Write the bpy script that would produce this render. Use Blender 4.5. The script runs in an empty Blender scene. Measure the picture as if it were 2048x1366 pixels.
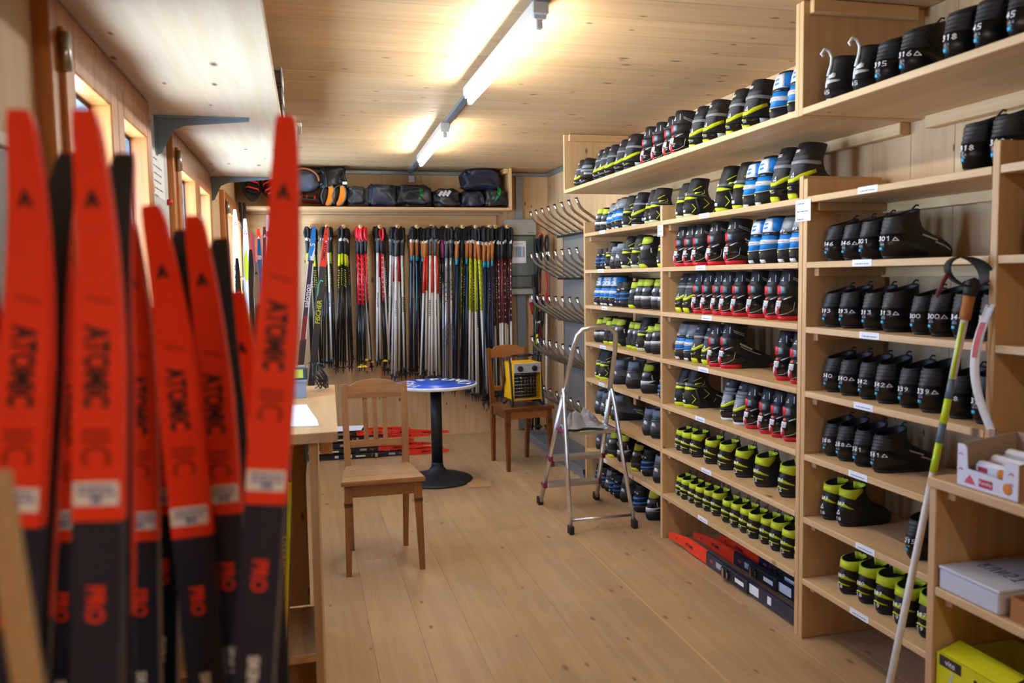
import bpy, bmesh, math, random
from mathutils import Vector, Matrix, noise
SC = bpy.context.scene
COL = SC.collection
R = math.radians
random.seed(7)

# ------------------------------------------------------------------ camera, world, lights, exposure
def set_camera():
    yaw, pitch, roll, f = .2487, .0793, .015, 1627.2
    d = Vector((math.sin(yaw) * math.cos(pitch), math.cos(yaw) * math.cos(pitch), -math.sin(pitch)))
    r = Vector((math.cos(yaw), -math.sin(yaw), 0)); u = r.cross(d)
    r2 = math.cos(roll) * r - math.sin(roll) * u; u2 = math.sin(roll) * r + math.cos(roll) * u
    m = Matrix((r2, u2, -d)).transposed().to_4x4(); m.translation = (0, 0, 1.5)
    cam = bpy.data.cameras.new('camera'); o = bpy.data.objects.new('camera', cam); COL.objects.link(o)
    o.matrix_world = m
    cam.sensor_width = 36; cam.lens = f / 2048 * 36; cam.clip_start = .02
    cam.dof.use_dof = True; cam.dof.focus_distance = 4.7; cam.dof.aperture_fstop = 2.8; cam.dof.aperture_blades = 9
    SC.camera = o
set_camera()
SC.view_settings.view_transform = 'Standard'; SC.view_settings.look = 'None'
SC.view_settings.exposure = -0.22; SC.view_settings.gamma = 1; SC.view_settings.use_curve_mapping = False
TUBE_LIGHT = 135.0
SKY_LIGHT = 32.0
w = bpy.data.worlds.new('world'); SC.world = w; w.use_nodes = True
nt = w.node_tree; nt.nodes.clear()
bg = nt.nodes.new('ShaderNodeBackground'); out = nt.nodes.new('ShaderNodeOutputWorld')
tc = nt.nodes.new('ShaderNodeTexCoord'); sp = nt.nodes.new('ShaderNodeSeparateXYZ'); rmp = nt.nodes.new('ShaderNodeValToRGB')
mp = nt.nodes.new('ShaderNodeMapRange'); mp.inputs[1].default_value = -1; mp.inputs[2].default_value = 1
nt.links.new(tc.outputs['Generated'], sp.inputs[0]); nt.links.new(sp.outputs['Z'], mp.inputs[0]); nt.links.new(mp.outputs[0], rmp.inputs[0])
e = rmp.color_ramp.elements                                   # snow below the horizon, an overcast winter sky above it
e[0].position = .46; e[0].color = (.56, .76, 1.0, 1); e[1].position = .54; e[1].color = (.22, .34, .56, 1)
nt.links.new(rmp.outputs[0], bg.inputs[0]); bg.inputs[1].default_value = SKY_LIGHT
nt.links.new(bg.outputs[0], out.inputs[0])

# ------------------------------------------------------------------ materials
def lin(c):
    if isinstance(c, str):
        c = c.lstrip('#'); c = [int(c[i:i + 2], 16) / 255 for i in (0, 2, 4)]
    return [x / 12.92 if x <= .04045 else ((x + .055) / 1.055) ** 2.4 for x in c]
def newmat(name):
    m = bpy.data.materials.new(name); m.use_nodes = True
    return m, m.node_tree, m.node_tree.nodes['Principled BSDF']
MATS = {}
def mat(name, col, rough=.5, metal=0, coat=0, bump=0, bscale=400, var=.06, emit=0):
    if name in MATS: return MATS[name]
    m, t, b = newmat(name); c = lin(col)
    b.inputs['Roughness'].default_value = rough; b.inputs['Metallic'].default_value = metal
    b.inputs['Coat Weight'].default_value = coat; b.inputs['Coat Roughness'].default_value = .15
    tc = t.nodes.new('ShaderNodeTexCoord'); n = t.nodes.new('ShaderNodeTexNoise'); n.inputs['Scale'].default_value = 35
    n.inputs['Detail'].default_value = 3
    t.links.new(tc.outputs['Object'], n.inputs['Vector'])
    mx = t.nodes.new('ShaderNodeMix'); mx.data_type = 'RGBA'
    mx.inputs['A'].default_value = (*[x * (1 - var) for x in c], 1); mx.inputs['B'].default_value = (*[min(1, x * (1 + var)) for x in c], 1)
    t.links.new(n.outputs['Fac'], mx.inputs['Factor']); t.links.new(mx.outputs['Result'], b.inputs['Base Color'])
    if bump:
        n2 = t.nodes.new('ShaderNodeTexNoise'); n2.inputs['Scale'].default_value = bscale; t.links.new(tc.outputs['Object'], n2.inputs['Vector'])
        bp = t.nodes.new('ShaderNodeBump'); bp.inputs['Strength'].default_value = bump; bp.inputs['Distance'].default_value = .002
        t.links.new(n2.outputs['Fac'], bp.inputs['Height']); t.links.new(bp.outputs[0], b.inputs['Normal'])
    if emit:
        b.inputs['Emission Color'].default_value = (*c, 1); b.inputs['Emission Strength'].default_value = emit
    MATS[name] = m; return m
def wood(name, light, dark, along, flat=None, knots=1.0, rough=.55, coat=0, grain=1.0, wear=0.0, vary=.25, knot_col=(.10, .042, .016)):
    """Softwood board: grain along one axis, growth streaks, knots, a tone of its own per board (object random)."""
    if name in MATS: return MATS[name]
    m, t, b = newmat(name); N = t.nodes.new; L = t.links.new
    tc = N('ShaderNodeTexCoord'); oi = N('ShaderNodeObjectInfo')
    off = N('ShaderNodeVectorMath'); off.operation = 'SCALE'; off.inputs[0].default_value = (7.3, 11.1, 5.7); L(oi.outputs['Random'], off.inputs['Scale'])
    ad = N('ShaderNodeVectorMath'); ad.operation = 'ADD'; L(tc.outputs['Object'], ad.inputs[0]); L(off.outputs[0], ad.inputs[1])
    def mapped(al, ac, fl=None):
        s = [ac, ac, ac]; s['XYZ'.index(along)] = al
        if flat and fl is not None: s['XYZ'.index(flat)] = fl
        mm = N('ShaderNodeMapping'); mm.inputs['Scale'].default_value = s; L(ad.outputs[0], mm.inputs[0]); return mm.outputs[0]
    g1 = N('ShaderNodeTexNoise'); g1.inputs['Scale'].default_value = 1; g1.inputs['Detail'].default_value = 4; g1.inputs['Distortion'].default_value = .3
    L(mapped(1.1, 26), g1.inputs['Vector'])
    g2 = N('ShaderNodeTexNoise'); g2.inputs['Scale'].default_value = 1; g2.inputs['Detail'].default_value = 2; L(mapped(4, 190), g2.inputs['Vector'])
    cr = N('ShaderNodeValToRGB'); cr.color_ramp.elements[0].position = .32; cr.color_ramp.elements[1].position = .66
    cr.color_ramp.elements[0].color = (*[x * k for x, k in zip(lin(dark), (.87, .80, .725))], 1); cr.color_ramp.elements[1].color = (*[x * k for x, k in zip(lin(light), (.87, .80, .725))], 1)
    mxg = N('ShaderNodeMath'); mxg.operation = 'MULTIPLY_ADD'; L(g2.outputs['Fac'], mxg.inputs[0]); mxg.inputs[1].default_value = .35 * grain
    sub = N('ShaderNodeMath'); sub.operation = 'MULTIPLY_ADD'; L(g1.outputs['Fac'], sub.inputs[0]); sub.inputs[1].default_value = grain; sub.inputs[2].default_value = .5 - .5 * grain - .175 * grain
    L(sub.outputs[0], mxg.inputs[2]); L(mxg.outputs[0], cr.inputs[0])
    colr = cr.outputs[0]
    hsv = N('ShaderNodeHueSaturation'); vr = N('ShaderNodeMapRange'); L(oi.outputs['Random'], vr.inputs[0])
    vr.inputs[3].default_value = 1 - vary * .5; vr.inputs[4].default_value = 1 + vary * .5
    L(vr.outputs[0], hsv.inputs['Value']); L(colr, hsv.inputs['Color']); colr = hsv.outputs[0]
    if knots:
        v = N('ShaderNodeTexVoronoi'); v.voronoi_dimensions = '2D'; v.inputs['Scale'].default_value = 1; v.inputs['Randomness'].default_value = 1
        sx = N('ShaderNodeSeparateXYZ'); cx = N('ShaderNodeCombineXYZ'); L(mapped(3.6, 8.0), sx.inputs[0])
        L(sx.outputs[along], cx.inputs[0]); L(sx.outputs[[a for a in 'XYZ' if a not in (along, flat)][0]], cx.inputs[1]); L(cx.outputs[0], v.inputs['Vector'])
        wob = N('ShaderNodeTexNoise'); wob.inputs['Scale'].default_value = 60; L(ad.outputs[0], wob.inputs['Vector'])
        dd = N('ShaderNodeMath'); dd.operation = 'MULTIPLY_ADD'; L(wob.outputs['Fac'], dd.inputs[0]); dd.inputs[1].default_value = -.05; L(v.outputs['Distance'], dd.inputs[2])
        sz_ = N('ShaderNodeSeparateColor'); L(v.outputs['Color'], sz_.inputs[0]); sm = N('ShaderNodeMapRange'); L(sz_.outputs[1], sm.inputs[0]); sm.inputs[3].default_value = 2.6; sm.inputs[4].default_value = .75
        d2 = N('ShaderNodeMath'); d2.operation = 'MULTIPLY'; L(dd.outputs[0], d2.inputs[0]); L(sm.outputs[0], d2.inputs[1]); dd = d2
        km = N('ShaderNodeMapRange'); km.interpolation_type = 'SMOOTHSTEP'; L(dd.outputs[0], km.inputs[0])
        km.inputs[1].default_value = .0; km.inputs[2].default_value = .10; km.inputs[3].default_value = 1; km.inputs[4].default_value = 0
        sc_ = N('ShaderNodeSeparateColor'); L(v.outputs['Color'], sc_.inputs[0])
        gt = N('ShaderNodeMath'); gt.operation = 'GREATER_THAN'; L(sc_.outputs[0], gt.inputs[0]); gt.inputs[1].default_value = 1 - .45 * knots
        mu = N('ShaderNodeMath'); mu.operation = 'MULTIPLY'; L(km.outputs[0], mu.inputs[0]); L(gt.outputs[0], mu.inputs[1])
        mx = N('ShaderNodeMix'); mx.data_type = 'RGBA'; L(mu.outputs[0], mx.inputs['Factor']); L(colr, mx.inputs['A']); mx.inputs['B'].default_value = (*knot_col, 1)
        colr = mx.outputs['Result']
    if wear:
        wn = N('ShaderNodeTexNoise'); wn.inputs['Scale'].default_value = 2.2; wn.inputs['Detail'].default_value = 6
        L(tc.outputs['Object'], wn.inputs['Vector'])
        wr = N('ShaderNodeMapRange'); L(wn.outputs['Fac'], wr.inputs[0]); wr.inputs[1].default_value = .42; wr.inputs[2].default_value = .75; wr.inputs[4].default_value = wear
        mx = N('ShaderNodeMix'); mx.data_type = 'RGBA'; L(wr.outputs[0], mx.inputs['Factor']); L(colr, mx.inputs['A']); mx.inputs['B'].default_value = (*[x * .55 for x in lin(dark)], 1)
        colr = mx.outputs['Result']
    L(colr, b.inputs['Base Color']); b.inputs['Roughness'].default_value = rough; b.inputs['Coat Weight'].default_value = coat
    bp = N('ShaderNodeBump'); bp.inputs['Strength'].default_value = .12; bp.inputs['Distance'].default_value = .002
    L(g2.outputs['Fac'], bp.inputs['Height']); L(bp.outputs[0], b.inputs['Normal'])
    MATS[name] = m; return m
def glassmat():
    m, t, b = newmat('window_glass'); t.nodes.remove(b); N = t.nodes.new
    tr = N('ShaderNodeBsdfTransparent'); gl = N('ShaderNodeBsdfGlossy'); gl.inputs['Roughness'].default_value = .02
    fr = N('ShaderNodeFresnel'); fr.inputs[0].default_value = 1.5; mx = N('ShaderNodeMixShader')
    ge = N('ShaderNodeNewGeometry'); fm = N('ShaderNodeMath'); fm.operation = 'MULTIPLY_ADD'; fm.inputs[1].default_value = -1; t.links.new(ge.outputs['Backfacing'], fm.inputs[0]); fm.inputs[2].default_value = 1
    f2 = N('ShaderNodeMath'); f2.operation = 'MULTIPLY'; t.links.new(fr.outputs[0], f2.inputs[0]); t.links.new(fm.outputs[0], f2.inputs[1])   # reflect on entering, not inside the thin pane
    t.links.new(f2.outputs[0], mx.inputs[0]); t.links.new(tr.outputs[0], mx.inputs[1]); t.links.new(gl.outputs[0], mx.inputs[2])
    t.links.new(mx.outputs[0], t.nodes['Material Output'].inputs[0]); return m
WOOD_L, WOOD_D = '#dfbd8c', '#c99f68'
M_FLOOR = wood('floor_wood', '#c8ad88', '#b3946c', 'Y', 'Z', .55, .42, .12, .55, wear=.35, vary=.10, knot_col=(.21, .10, .045))
M_CEIL = wood('ceiling_wood', '#dcc19a', '#c6a478', 'X', 'Z', .9, .6, grain=.6, vary=.16, knot_col=(.16, .075, .03))
M_WBACK = wood('wall_back_wood', '#ddc29a', '#cba87a', 'Z', 'Y', .7, .6, grain=.6, vary=.10, knot_col=(.20, .09, .035))
M_WSIDE = wood('wall_side_wood', '#dfc7a4', '#cdae86', 'Z', 'X', .8, .6, grain=.6, vary=.10, knot_col=(.20, .09, .035))
M_SHELF = wood('shelf_wood', '#e4caa0', '#d2af7f', 'Y', 'Z', .35, .5, grain=.7, vary=.10)
M_PANEL = wood('panel_wood', '#e0c296', '#cfa876', 'Z', 'Y', .5, .5, grain=.7, vary=.08, knot_col=(.20, .09, .035))
M_CLEAT = wood('cleat_wood', '#e3c496', '#cfa673', 'X', 'Z', 0, .5, grain=.6)
M_BSHELF = wood('shelf_wood_x', '#dfc398', '#cda676', 'X', 'Z', .4, .5, grain=.7, vary=.08)
M_LARCH = wood('larch', '#c98a4a', '#a9682e', 'Z', 'X', .2, .4, .15, vary=.12)
M_CHAIR = wood('chair_wood', '#a87c52', '#8a6038', 'Z', None, 0, .38, .2, vary=.06)
M_CHAIRX = wood('chair_wood_x', '#a87c52', '#8a6038', 'X', None, 0, .38, .2, vary=.06)
M_SEAT = wood('chair_seat', '#bb9468', '#93704a', 'X', None, 0, .38, .15, vary=.04, wear=.6)
M_CHAIRD = wood('chair_wood_dark', '#8a5328', '#693914', 'Z', None, 0, .35, .2, vary=.06)
M_SEATD = wood('chair_seat_dark', '#875328', '#5e3415', 'X', None, 0, .35, .2, vary=.04)
M_PEG = wood('peg_wood', '#e6c592', '#d4a96e', 'Y', None, 0, .5)
M_GLASS = glassmat()
BLK = mat('black_fabric', '#17171a', .75, bump=.25)
BLKS = mat('black_shiny', '#121214', .22, coat=.4, var=.03)
BLKM = mat('black_rubber', '#1b1b1d', .6)
BLKB = mat('boot_black', '#17171a', .55, bump=.2, bscale=700)
BLKB2 = mat('boot_black_rib', '#2a2a2e', .55, bump=.2, bscale=700)
CHAR = mat('charcoal_fabric', '#46484c', .8, bump=.3, bscale=900)
GRYL = mat('light_grey_fabric', '#8f959c', .7, bump=.3, bscale=900)
GRYG = mat('grey_synthetic', '#565b60', .5, bump=.1)
GRYB = mat('grey_blue_fabric', '#7f8d99', .7, bump=.2)
GRYC = mat('grey_collar', '#84888c', .35)
YEL = mat('acid_yellow', '#d3de1c', .45)
YELS = mat('acid_yellow_soft', '#cfdb24', .65, bump=.15)
YELP = mat('pale_green_sole', '#c9cfa0', .4)
YELC = mat('collar_yellow', '#bccb3a', .7, bump=.2)
RED = mat('boot_red', '#d3202c', .4)
ORG = mat('orange_tab', '#e0552b', .4)
WHT = mat('white_plastic', '#e4e6e8', .4)
WHP = mat('white_paper', '#eceef2', .8)
SIL = mat('silver_print', '#c3c6c8', .35, .3)
BLU = mat('boot_blue', '#1583d8', .5, bump=.15)
BLUD = mat('blue_strap', '#1e6fc0', .45)
BLUDOT = mat('blue_dot', '#2cb4e0', .5)
INK = mat('dark_ink', '#39414f', .6)
INKB = mat('blue_ink', '#5a6bb0', .6)
SKR = mat('ski_red', '#f03a1c', .38, coat=.0, var=.02)
SKRD = mat('ski_red_dark', '#9c1d12', .35, var=.02)
SKN = mat('ski_navy', '#18213b', .33, coat=.1, var=.05)
SKB = mat('ski_base_black', '#23252b', .45)
SKT = mat('ski_logo_dark', '#2a1420', .4)
ALU = mat('aluminium', '#dfe1e4', .33, 1, var=.03)
STEEL = mat('stainless_tube', '#bdb7ad', .25, 1, var=.03)
GALV = mat('galvanised', '#8d979e', .45, .6, var=.12)
GREYP = mat('grey_paint_metal', '#7d858b', .5)
PLAW = mat('box_white_grey', '#c8c6c0', .5)
PURP = mat('purple_plastic', '#8a1f5b', .4)

# ------------------------------------------------------------------ mesh helpers
class MB:
    def __init__(s): s.v, s.f, s.s = [], [], []
    def add(s, vs, fs, smooth=False, M=None):
        o = len(s.v)
        s.v += [tuple(M @ Vector(p)) for p in vs] if M else [tuple(p) for p in vs]
        s.f += [tuple(i + o for i in q) for q in fs]; s.s += [smooth] * len(fs); return s
    def box(s, x0, y0, z0, x1, y1, z1, c=.0015, M=None):
        if x1 < x0: x0, x1 = x1, x0
        if y1 < y0: y0, y1 = y1, y0
        if z1 < z0: z0, z1 = z1, z0
        c = min(c, (x1 - x0) * .3, (y1 - y0) * .3, (z1 - z0) * .3)
        if c <= 0:
            vs = [(x, y, z) for z in (z0, z1) for y in (y0, y1) for x in (x0, x1)]
            return s.add(vs, [(0, 2, 3, 1), (4, 5, 7, 6), (0, 1, 5, 4), (2, 6, 7, 3), (0, 4, 6, 2), (1, 3, 7, 5)], M=M)
        lo, hi = (x0, y0, z0), (x1, y1, z1); vs = []; ix = {}
        for k in range(8):
            sg = [(k >> a) & 1 for a in range(3)]
            for a in range(3):
                p = [(hi[b] if sg[b] else lo[b]) for b in range(3)]
                for b in range(3):
                    if b != a: p[b] += -c if sg[b] else c
                ix[k, a] = len(vs); vs.append(p)      # vertex of corner k lying on the face normal to axis a
        fs = []
        for a in range(3):
            b, d = (a + 1) % 3, (a + 2) % 3
            for t in (0, 1):
                q = [ix[(t << a) | (i << b) | (j << d), a] for i, j in ((0, 0), (1, 0), (1, 1), (0, 1))]
                fs.append(tuple(q if t else q[::-1]))
        for a in range(3):                             # edges running along axis a
            b, d = (a + 1) % 3, (a + 2) % 3
            for i in (0, 1):
                for j in (0, 1):
                    k0 = (i << b) | (j << d); k1 = k0 | (1 << a)
                    q = (ix[k0, b], ix[k1, b], ix[k1, d], ix[k0, d]); fs.append(q if (i ^ j) else q[::-1])
        for k in range(8):
            q = (ix[k, 0], ix[k, 1], ix[k, 2]); par = bin(k).count('1') % 2
            fs.append(q if par else q[::-1])
        return s.add(vs, fs, M=M)
    def tube(s, pts, r, n=8, caps=True, closed=False, M=None):
        pts = [Vector(p) for p in pts]; m = len(pts); rs = r if isinstance(r, (list, tuple)) else [r] * m
        vs, fs = [], []; up = None
        for i, p in enumerate(pts):
            a = pts[(i - 1) % m] if (closed or i) else p; b = pts[(i + 1) % m] if (closed or i < m - 1) else p
            t = (b - a).normalized()
            if up is None:
                up = t.orthogonal().normalized()
            else:
                up = (up - t * up.dot(t)); up = up.normalized() if up.length > 1e-6 else t.orthogonal().normalized()
            sd = t.cross(up)
            for k in range(n):
                an = 2 * math.pi * k / n
                vs.append(p + (up * math.cos(an) + sd * math.sin(an)) * rs[i])
        for i in range(m if closed else m - 1):
            j = (i + 1) % m
            for k in range(n):
                l = (k + 1) % n; fs.append((i * n + k, i * n + l, j * n + l, j * n + k))
        if caps and not closed:
            fs.append(tuple(range(n))[::-1]); fs.append(tuple((m - 1) * n + k for k in range(n)))
        return s.add(vs, fs, True, M)
    def lathe(s, prof, n=20, cx=0, cy=0, M=None):
        vs, fs = [], []; m = len(prof)
        for r, z in prof:
            for k in range(n):
                a = 2 * math.pi * k / n; vs.append((cx + r * math.cos(a), cy + r * math.sin(a), z))
        for i in range(m - 1):
            for k in range(n):
                l = (k + 1) % n; fs.append((i * n + k, i * n + l, (i + 1) * n + l, (i + 1) * n + k))
        fs.append(tuple(range(n))[::-1]); fs.append(tuple((m - 1) * n + k for k in range(n)))
        return s.add(vs, fs, True, M)
    def prism(s, poly, h0, h1, axis='Z', M=None):
        n = len(poly); mk = {'Z': lambda a, b, h: (a, b, h), 'Y': lambda a, b, h: (a, h, b), 'X': lambda a, b, h: (h, a, b)}[axis]
        vs = [mk(a, b, h0) for a, b in poly] + [mk(a, b, h1) for a, b in poly]
        fs = [tuple(range(n))[::-1], tuple(range(n, 2 * n))] + [(i, (i + 1) % n, n + (i + 1) % n, n + i) for i in range(n)]
        return s.add(vs, fs, M=M)
    def grid(s, P, smooth=True):
        """P: rows of points -> quads"""
        m, n = len(P), len(P[0]); return s.add([q for r in P for q in r], [(i * n + j, i * n + j + 1, (i + 1) * n + j + 1, (i + 1) * n + j) for i in range(m - 1) for j in range(n - 1)], smooth)
    def mesh(s, name, material, recalc=True):
        me = bpy.data.meshes.new(name); me.from_pydata(s.v, [], s.f)
        if recalc:
            bm = bmesh.new(); bm.from_mesh(me); bmesh.ops.recalc_face_normals(bm, faces=bm.faces); bm.to_mesh(me); bm.free()
        me.polygons.foreach_set('use_smooth', s.s)
        if material: me.materials.append(material)
        me.update(); return me
    def build(s, name, material, parent=None, loc=(0, 0, 0), rot=(0, 0, 0)):
        return link(name, s.mesh(name, material), parent, loc, rot)
def link(name, me, parent=None, loc=(0, 0, 0), rot=(0, 0, 0)):
    o = bpy.data.objects.new(name, me); COL.objects.link(o); o.location = loc; o.rotation_euler = rot
    if parent: o.parent = parent
    return o
def tag(o, label=None, cat=None, group=None, kind=None):
    if label: o['label'] = label
    if cat: o['category'] = cat
    if group: o['group'] = group
    if kind: o['kind'] = kind
    return o
def thing(name, label, cat, loc=(0, 0, 0), rot=(0, 0, 0), group=None):
    o = link(name, None, None, loc, rot); o.empty_display_size = .1; return tag(o, label, cat, group)
def dup(o, label=None, group=None, parent=None):
    c = o.copy(); COL.objects.link(c)
    if parent: c.parent = parent
    for ch in o.children: dup(ch, parent=c)
    if label: c['label'] = label
    if group: c['group'] = group
    return c
def box(name, m, a, b, parent=None, c=.0015):
    """A box object whose origin is its own centre (so that the grain differs from board to board)."""
    ctr = [(a[i] + b[i]) / 2 for i in range(3)]; h = [abs(b[i] - a[i]) / 2 for i in range(3)]
    return MB().box(-h[0], -h[1], -h[2], h[0], h[1], h[2], c).build(name, m, parent, ctr)
def structure(o): o['kind'] = 'structure'; return o
FONTC = {}
def text_pts(body, size, bold=0.0, spacing=1.0):
    """Lettering as a flat mesh: (verts2d, faces), centred on both axes."""
    k = (body, size, bold, spacing)
    if k not in FONTC:
        cu = bpy.data.curves.new('text', 'FONT'); cu.body = body; cu.size = size; cu.align_x = 'CENTER'; cu.offset = bold; cu.space_character = spacing; cu.resolution_u = 3
        ob = bpy.data.objects.new('text', cu); me = bpy.data.meshes.new_from_object(ob)
        vs = [(v.co.x, v.co.y) for v in me.vertices]; fs = [tuple(p.vertices) for p in me.polygons]
        if vs:
            my = (min(v[1] for v in vs) + max(v[1] for v in vs)) / 2; mx = (min(v[0] for v in vs) + max(v[0] for v in vs)) / 2
            vs = [(x - mx, y - my) for x, y in vs]
        bpy.data.objects.remove(ob); bpy.data.curves.remove(cu); bpy.data.meshes.remove(me); FONTC[k] = (vs, fs)
    return FONTC[k]
def text_on(name, m, body, size, fn, parent, bold=0.0, spacing=1.0):
    vs, fs = text_pts(body, size, bold, spacing)
    return MB().add([fn(x, y) for x, y in vs], fs).build(name, m, parent)
# ------------------------------------------------------------------ the room
XL, XR, YB, YF, ZC = -.55, 2.32, 7.63, -1.6, 2.49
floor = structure(MB().box(XL - .3, YF, -.08, XR + .1, YB + .1, -.022).build('floor', M_FLOOR))
rnd = random.Random(3)
k0 = math.floor((XL - .845) / .2067)
for k in range(k0, k0 + 16):
    xa, xb = .845 + k * .2067, .845 + (k + 1) * .2067
    if xb < XL or xa > XR: continue
    y = YF - rnd.random() * 1.5
    while y < YB:
        y2 = y + 2.6 + rnd.random() * 1.6
        box('floor_plank', M_FLOOR, (max(xa, XL) + .0003, max(y, YF) + .0003, -.022), (min(xb, XR) - .0003, min(y2, YB) - .0003, 0), floor, .0007)
        y = y2
box('floor_seam_strip', M_PEG, (1.4615, YF, -.02), (1.4685, YB, .0006), floor, 0)
ceiling = structure(MB().box(XL - .3, YF, ZC + .02, XR + .1, YB + .1, ZC + .08).build('ceiling', M_CEIL))
y = YF
while y < YB:
    y2 = min(y + .21, YB); box('ceiling_board', M_CEIL, (XL, y + .0006, ZC), (XR, y2 - .0006, ZC + .02), ceiling, .002); y = y2
wall_back = structure(MB().box(XL - .3, YB + .02, -.05, XR + .1, YB + .1, ZC + .05).build('wall_back', M_WBACK))
x = XL
while x < XR - .02:
    x2 = min(x + .41, XR); box('wall_board', M_WBACK, (x + .0006, YB, 0), (x2 - .0006, YB + .02, ZC), wall_back, .0015); x = x2
wall_right = structure(MB().box(XR + .02, YF, -.05, XR + .1, YB + .1, ZC + .05).build('wall_right', M_WSIDE))
y = YB
while y > YF + .05:
    y2 = max(y - .222, YF); box('wall_board', M_WSIDE, (XR, y2 + .0006, 0), (XR + .02, y - .0006, ZC), wall_right, .0015); y = y2
wall_front = structure(MB().box(XL - .3, YF - .1, -.05, XR + .1, YF, ZC + .05).build('wall_front', M_WBACK))
# left wall with three window openings
WINS = [(2.0, 3.2), (3.72, 5.14), (6.03, 7.46)]
ZS, ZH = .98, 2.135
wl = MB(); ya = YF
for a, b in WINS:
    wl.box(XL - .14, ya, 0, XL, a, ZC, 0); wl.box(XL - .14, a, 0, XL, b, ZS, 0); wl.box(XL - .14, a, ZH, XL, b, ZC, 0); ya = b
wl.box(XL - .14, ya, 0, XL, YB + .1, ZC, 0)
wall_left = structure(wl.build('wall_left', M_WSIDE))
structure(box('trim_1', mat('white_wall_paint', '#c9ccd0', .85, bump=.4, bscale=60), (XL, 3.225, 0), (XL + .012, 3.70, ZC - .33), None, 0))
structure(box('baseboard_back', M_WBACK, (XL, YB - .014, 0), (XR, YB, .012), None, .001))
structure(box('trim_2', GALV, (XL, YB - .03, ZC - .035), (XR, YB, ZC - .005)))           # cable duct along the back wall
structure(box('trim_3', GALV, (XR - .03, 5.56, ZC - .04), (XR, YB - .03, ZC - .005)))
HING = mat('hinge_metal', '#b5b5b2', .3, .9)
GSK = mat('gasket_grey', '#4b4f55', .6)
for i, (a, b) in enumerate(WINS):
    f = MB(); t = .06; x0, x1 = XL - .07, XL + .035
    f.box(x0, a, ZS, x1, a + t, ZH, .003); f.box(x0, b - t, ZS, x1, b, ZH, .003)
    f.box(x0, a + t, ZH - t, x1, b - t, ZH, .003); f.box(x0, a + t, ZS, x1 + .03, b - t, ZS + t, .003)
    root = structure(f.build('window_%d' % (i + 1), M_LARCH))
    mid = (a + b) / 2
    for (p, q) in ((a + t, mid - .001), (mid + .001, b - t)):
        s = MB(); u = .082; g0, g1 = x0 + .02, x1 + .012
        s.box(g0, p, ZS + t, g1, p + u, ZH - t, .004); s.box(g0, q - u, ZS + t, g1, q, ZH - t, .004)
        s.box(g0, p + u, ZH - t - u, g1, q - u, ZH - t, .004); s.box(g0, p + u, ZS + t, g1, q - u, ZS + t + u, .004)
        sash = s.build('sash', M_LARCH, root)
        box('pane', M_GLASS, (x0 + .035, p + u, ZS + t + u), (x0 + .041, q - u, ZH - t - u), sash, 0)
        gk = MB()
        for z_ in (ZS + t + u, ZH - t - u - .012): gk.box(x0 + .03, p + u, z_, x0 + .06, q - u, z_ + .012, 0)
        for y_ in (p + u, q - u - .012): gk.box(x0 + .03, y_, ZS + t + u, x0 + .06, y_ + .012, ZH - t - u, 0)
        gk.build('gasket', GSK, sash)
    for z in (ZH - .16, ZS + .2):
        MB().tube([(x1 + .016, a + t - .004, z), (x1 + .016, a + t - .004, z + .085)], .011, 10).build('hinge', HING, root)
    MB().box(x1 + .012, mid - .012, 1.5, x1 + .022, mid + .012, 1.56, .003).tube([(x1 + .03, mid, 1.53), (x1 + .05, mid, 1.53), (x1 + .05, mid, 1.42)], .008, 8).build('window_handle', HING, root)
    L = bpy.data.lights.new('window_portal', 'AREA'); L.shape = 'RECTANGLE'; L.size = ZH - ZS; L.size_y = b - a; L.cycles.is_portal = True
    lo = bpy.data.objects.new('window_portal', L); COL.objects.link(lo); lo.location = (XL - .15, mid, (ZS + ZH) / 2); lo.rotation_euler = (0, R(-90), 0)

# ------------------------------------------------------------------ ceiling tubes
TUBE = mat('tube_glow', '#fff8ec', .4, emit=TUBE_LIGHT, var=0)
rail = tag(MB().box(-.02, -5.0, 0, .02, 3.6, .022, .002).build('light_rail', GALV, None, (.878, 4.03, ZC - .022), (0, 0, R(-1.6))), 'long grey ceiling rail carrying the row of tube lights', 'rail')
def tube_light(x, y0, y1, label, x2):
    t = thing('tube_light', label, 'lamp', (x, y0, ZC - .022), (0, 0, -math.atan2(x2 - x, y1 - y0)), 'fluorescent tubes along the ceiling'); L = y1 - y0
    MB().box(-.03, -.03, -.045, .03, L + .03, 0, .004).build('housing', PLAW, t)
    MB().tube([(0, .015, -.075), (0, L - .015, -.075)], .0155, 14).build('tube', TUBE, t)
    for yy in (0, L):
        MB().box(-.024, yy - .02, -.06, .024, yy + .02, -.035, .003).box(-.012, yy - .012, -.092, .012, yy + .012, -.058, .004).build('lamp_holder', PLAW, t)
tube_light(.842, 2.86, 4.14, 'nearer bright tube light along the wooden ceiling', .85)
tube_light(.888, 5.13, 6.47, 'farther bright tube light near the back wall ceiling', .925)
tube_light(.78, -1.45, -.15, 'tube light overhead outside the picture, first of the row', .79)
tag(box('junction_box', PLAW, (.965, YB - .035, ZC - .11), (1.025, YB, ZC - .045), None, .004), 'small white junction box on the back wall below the ceiling rail', 'box')

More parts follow.
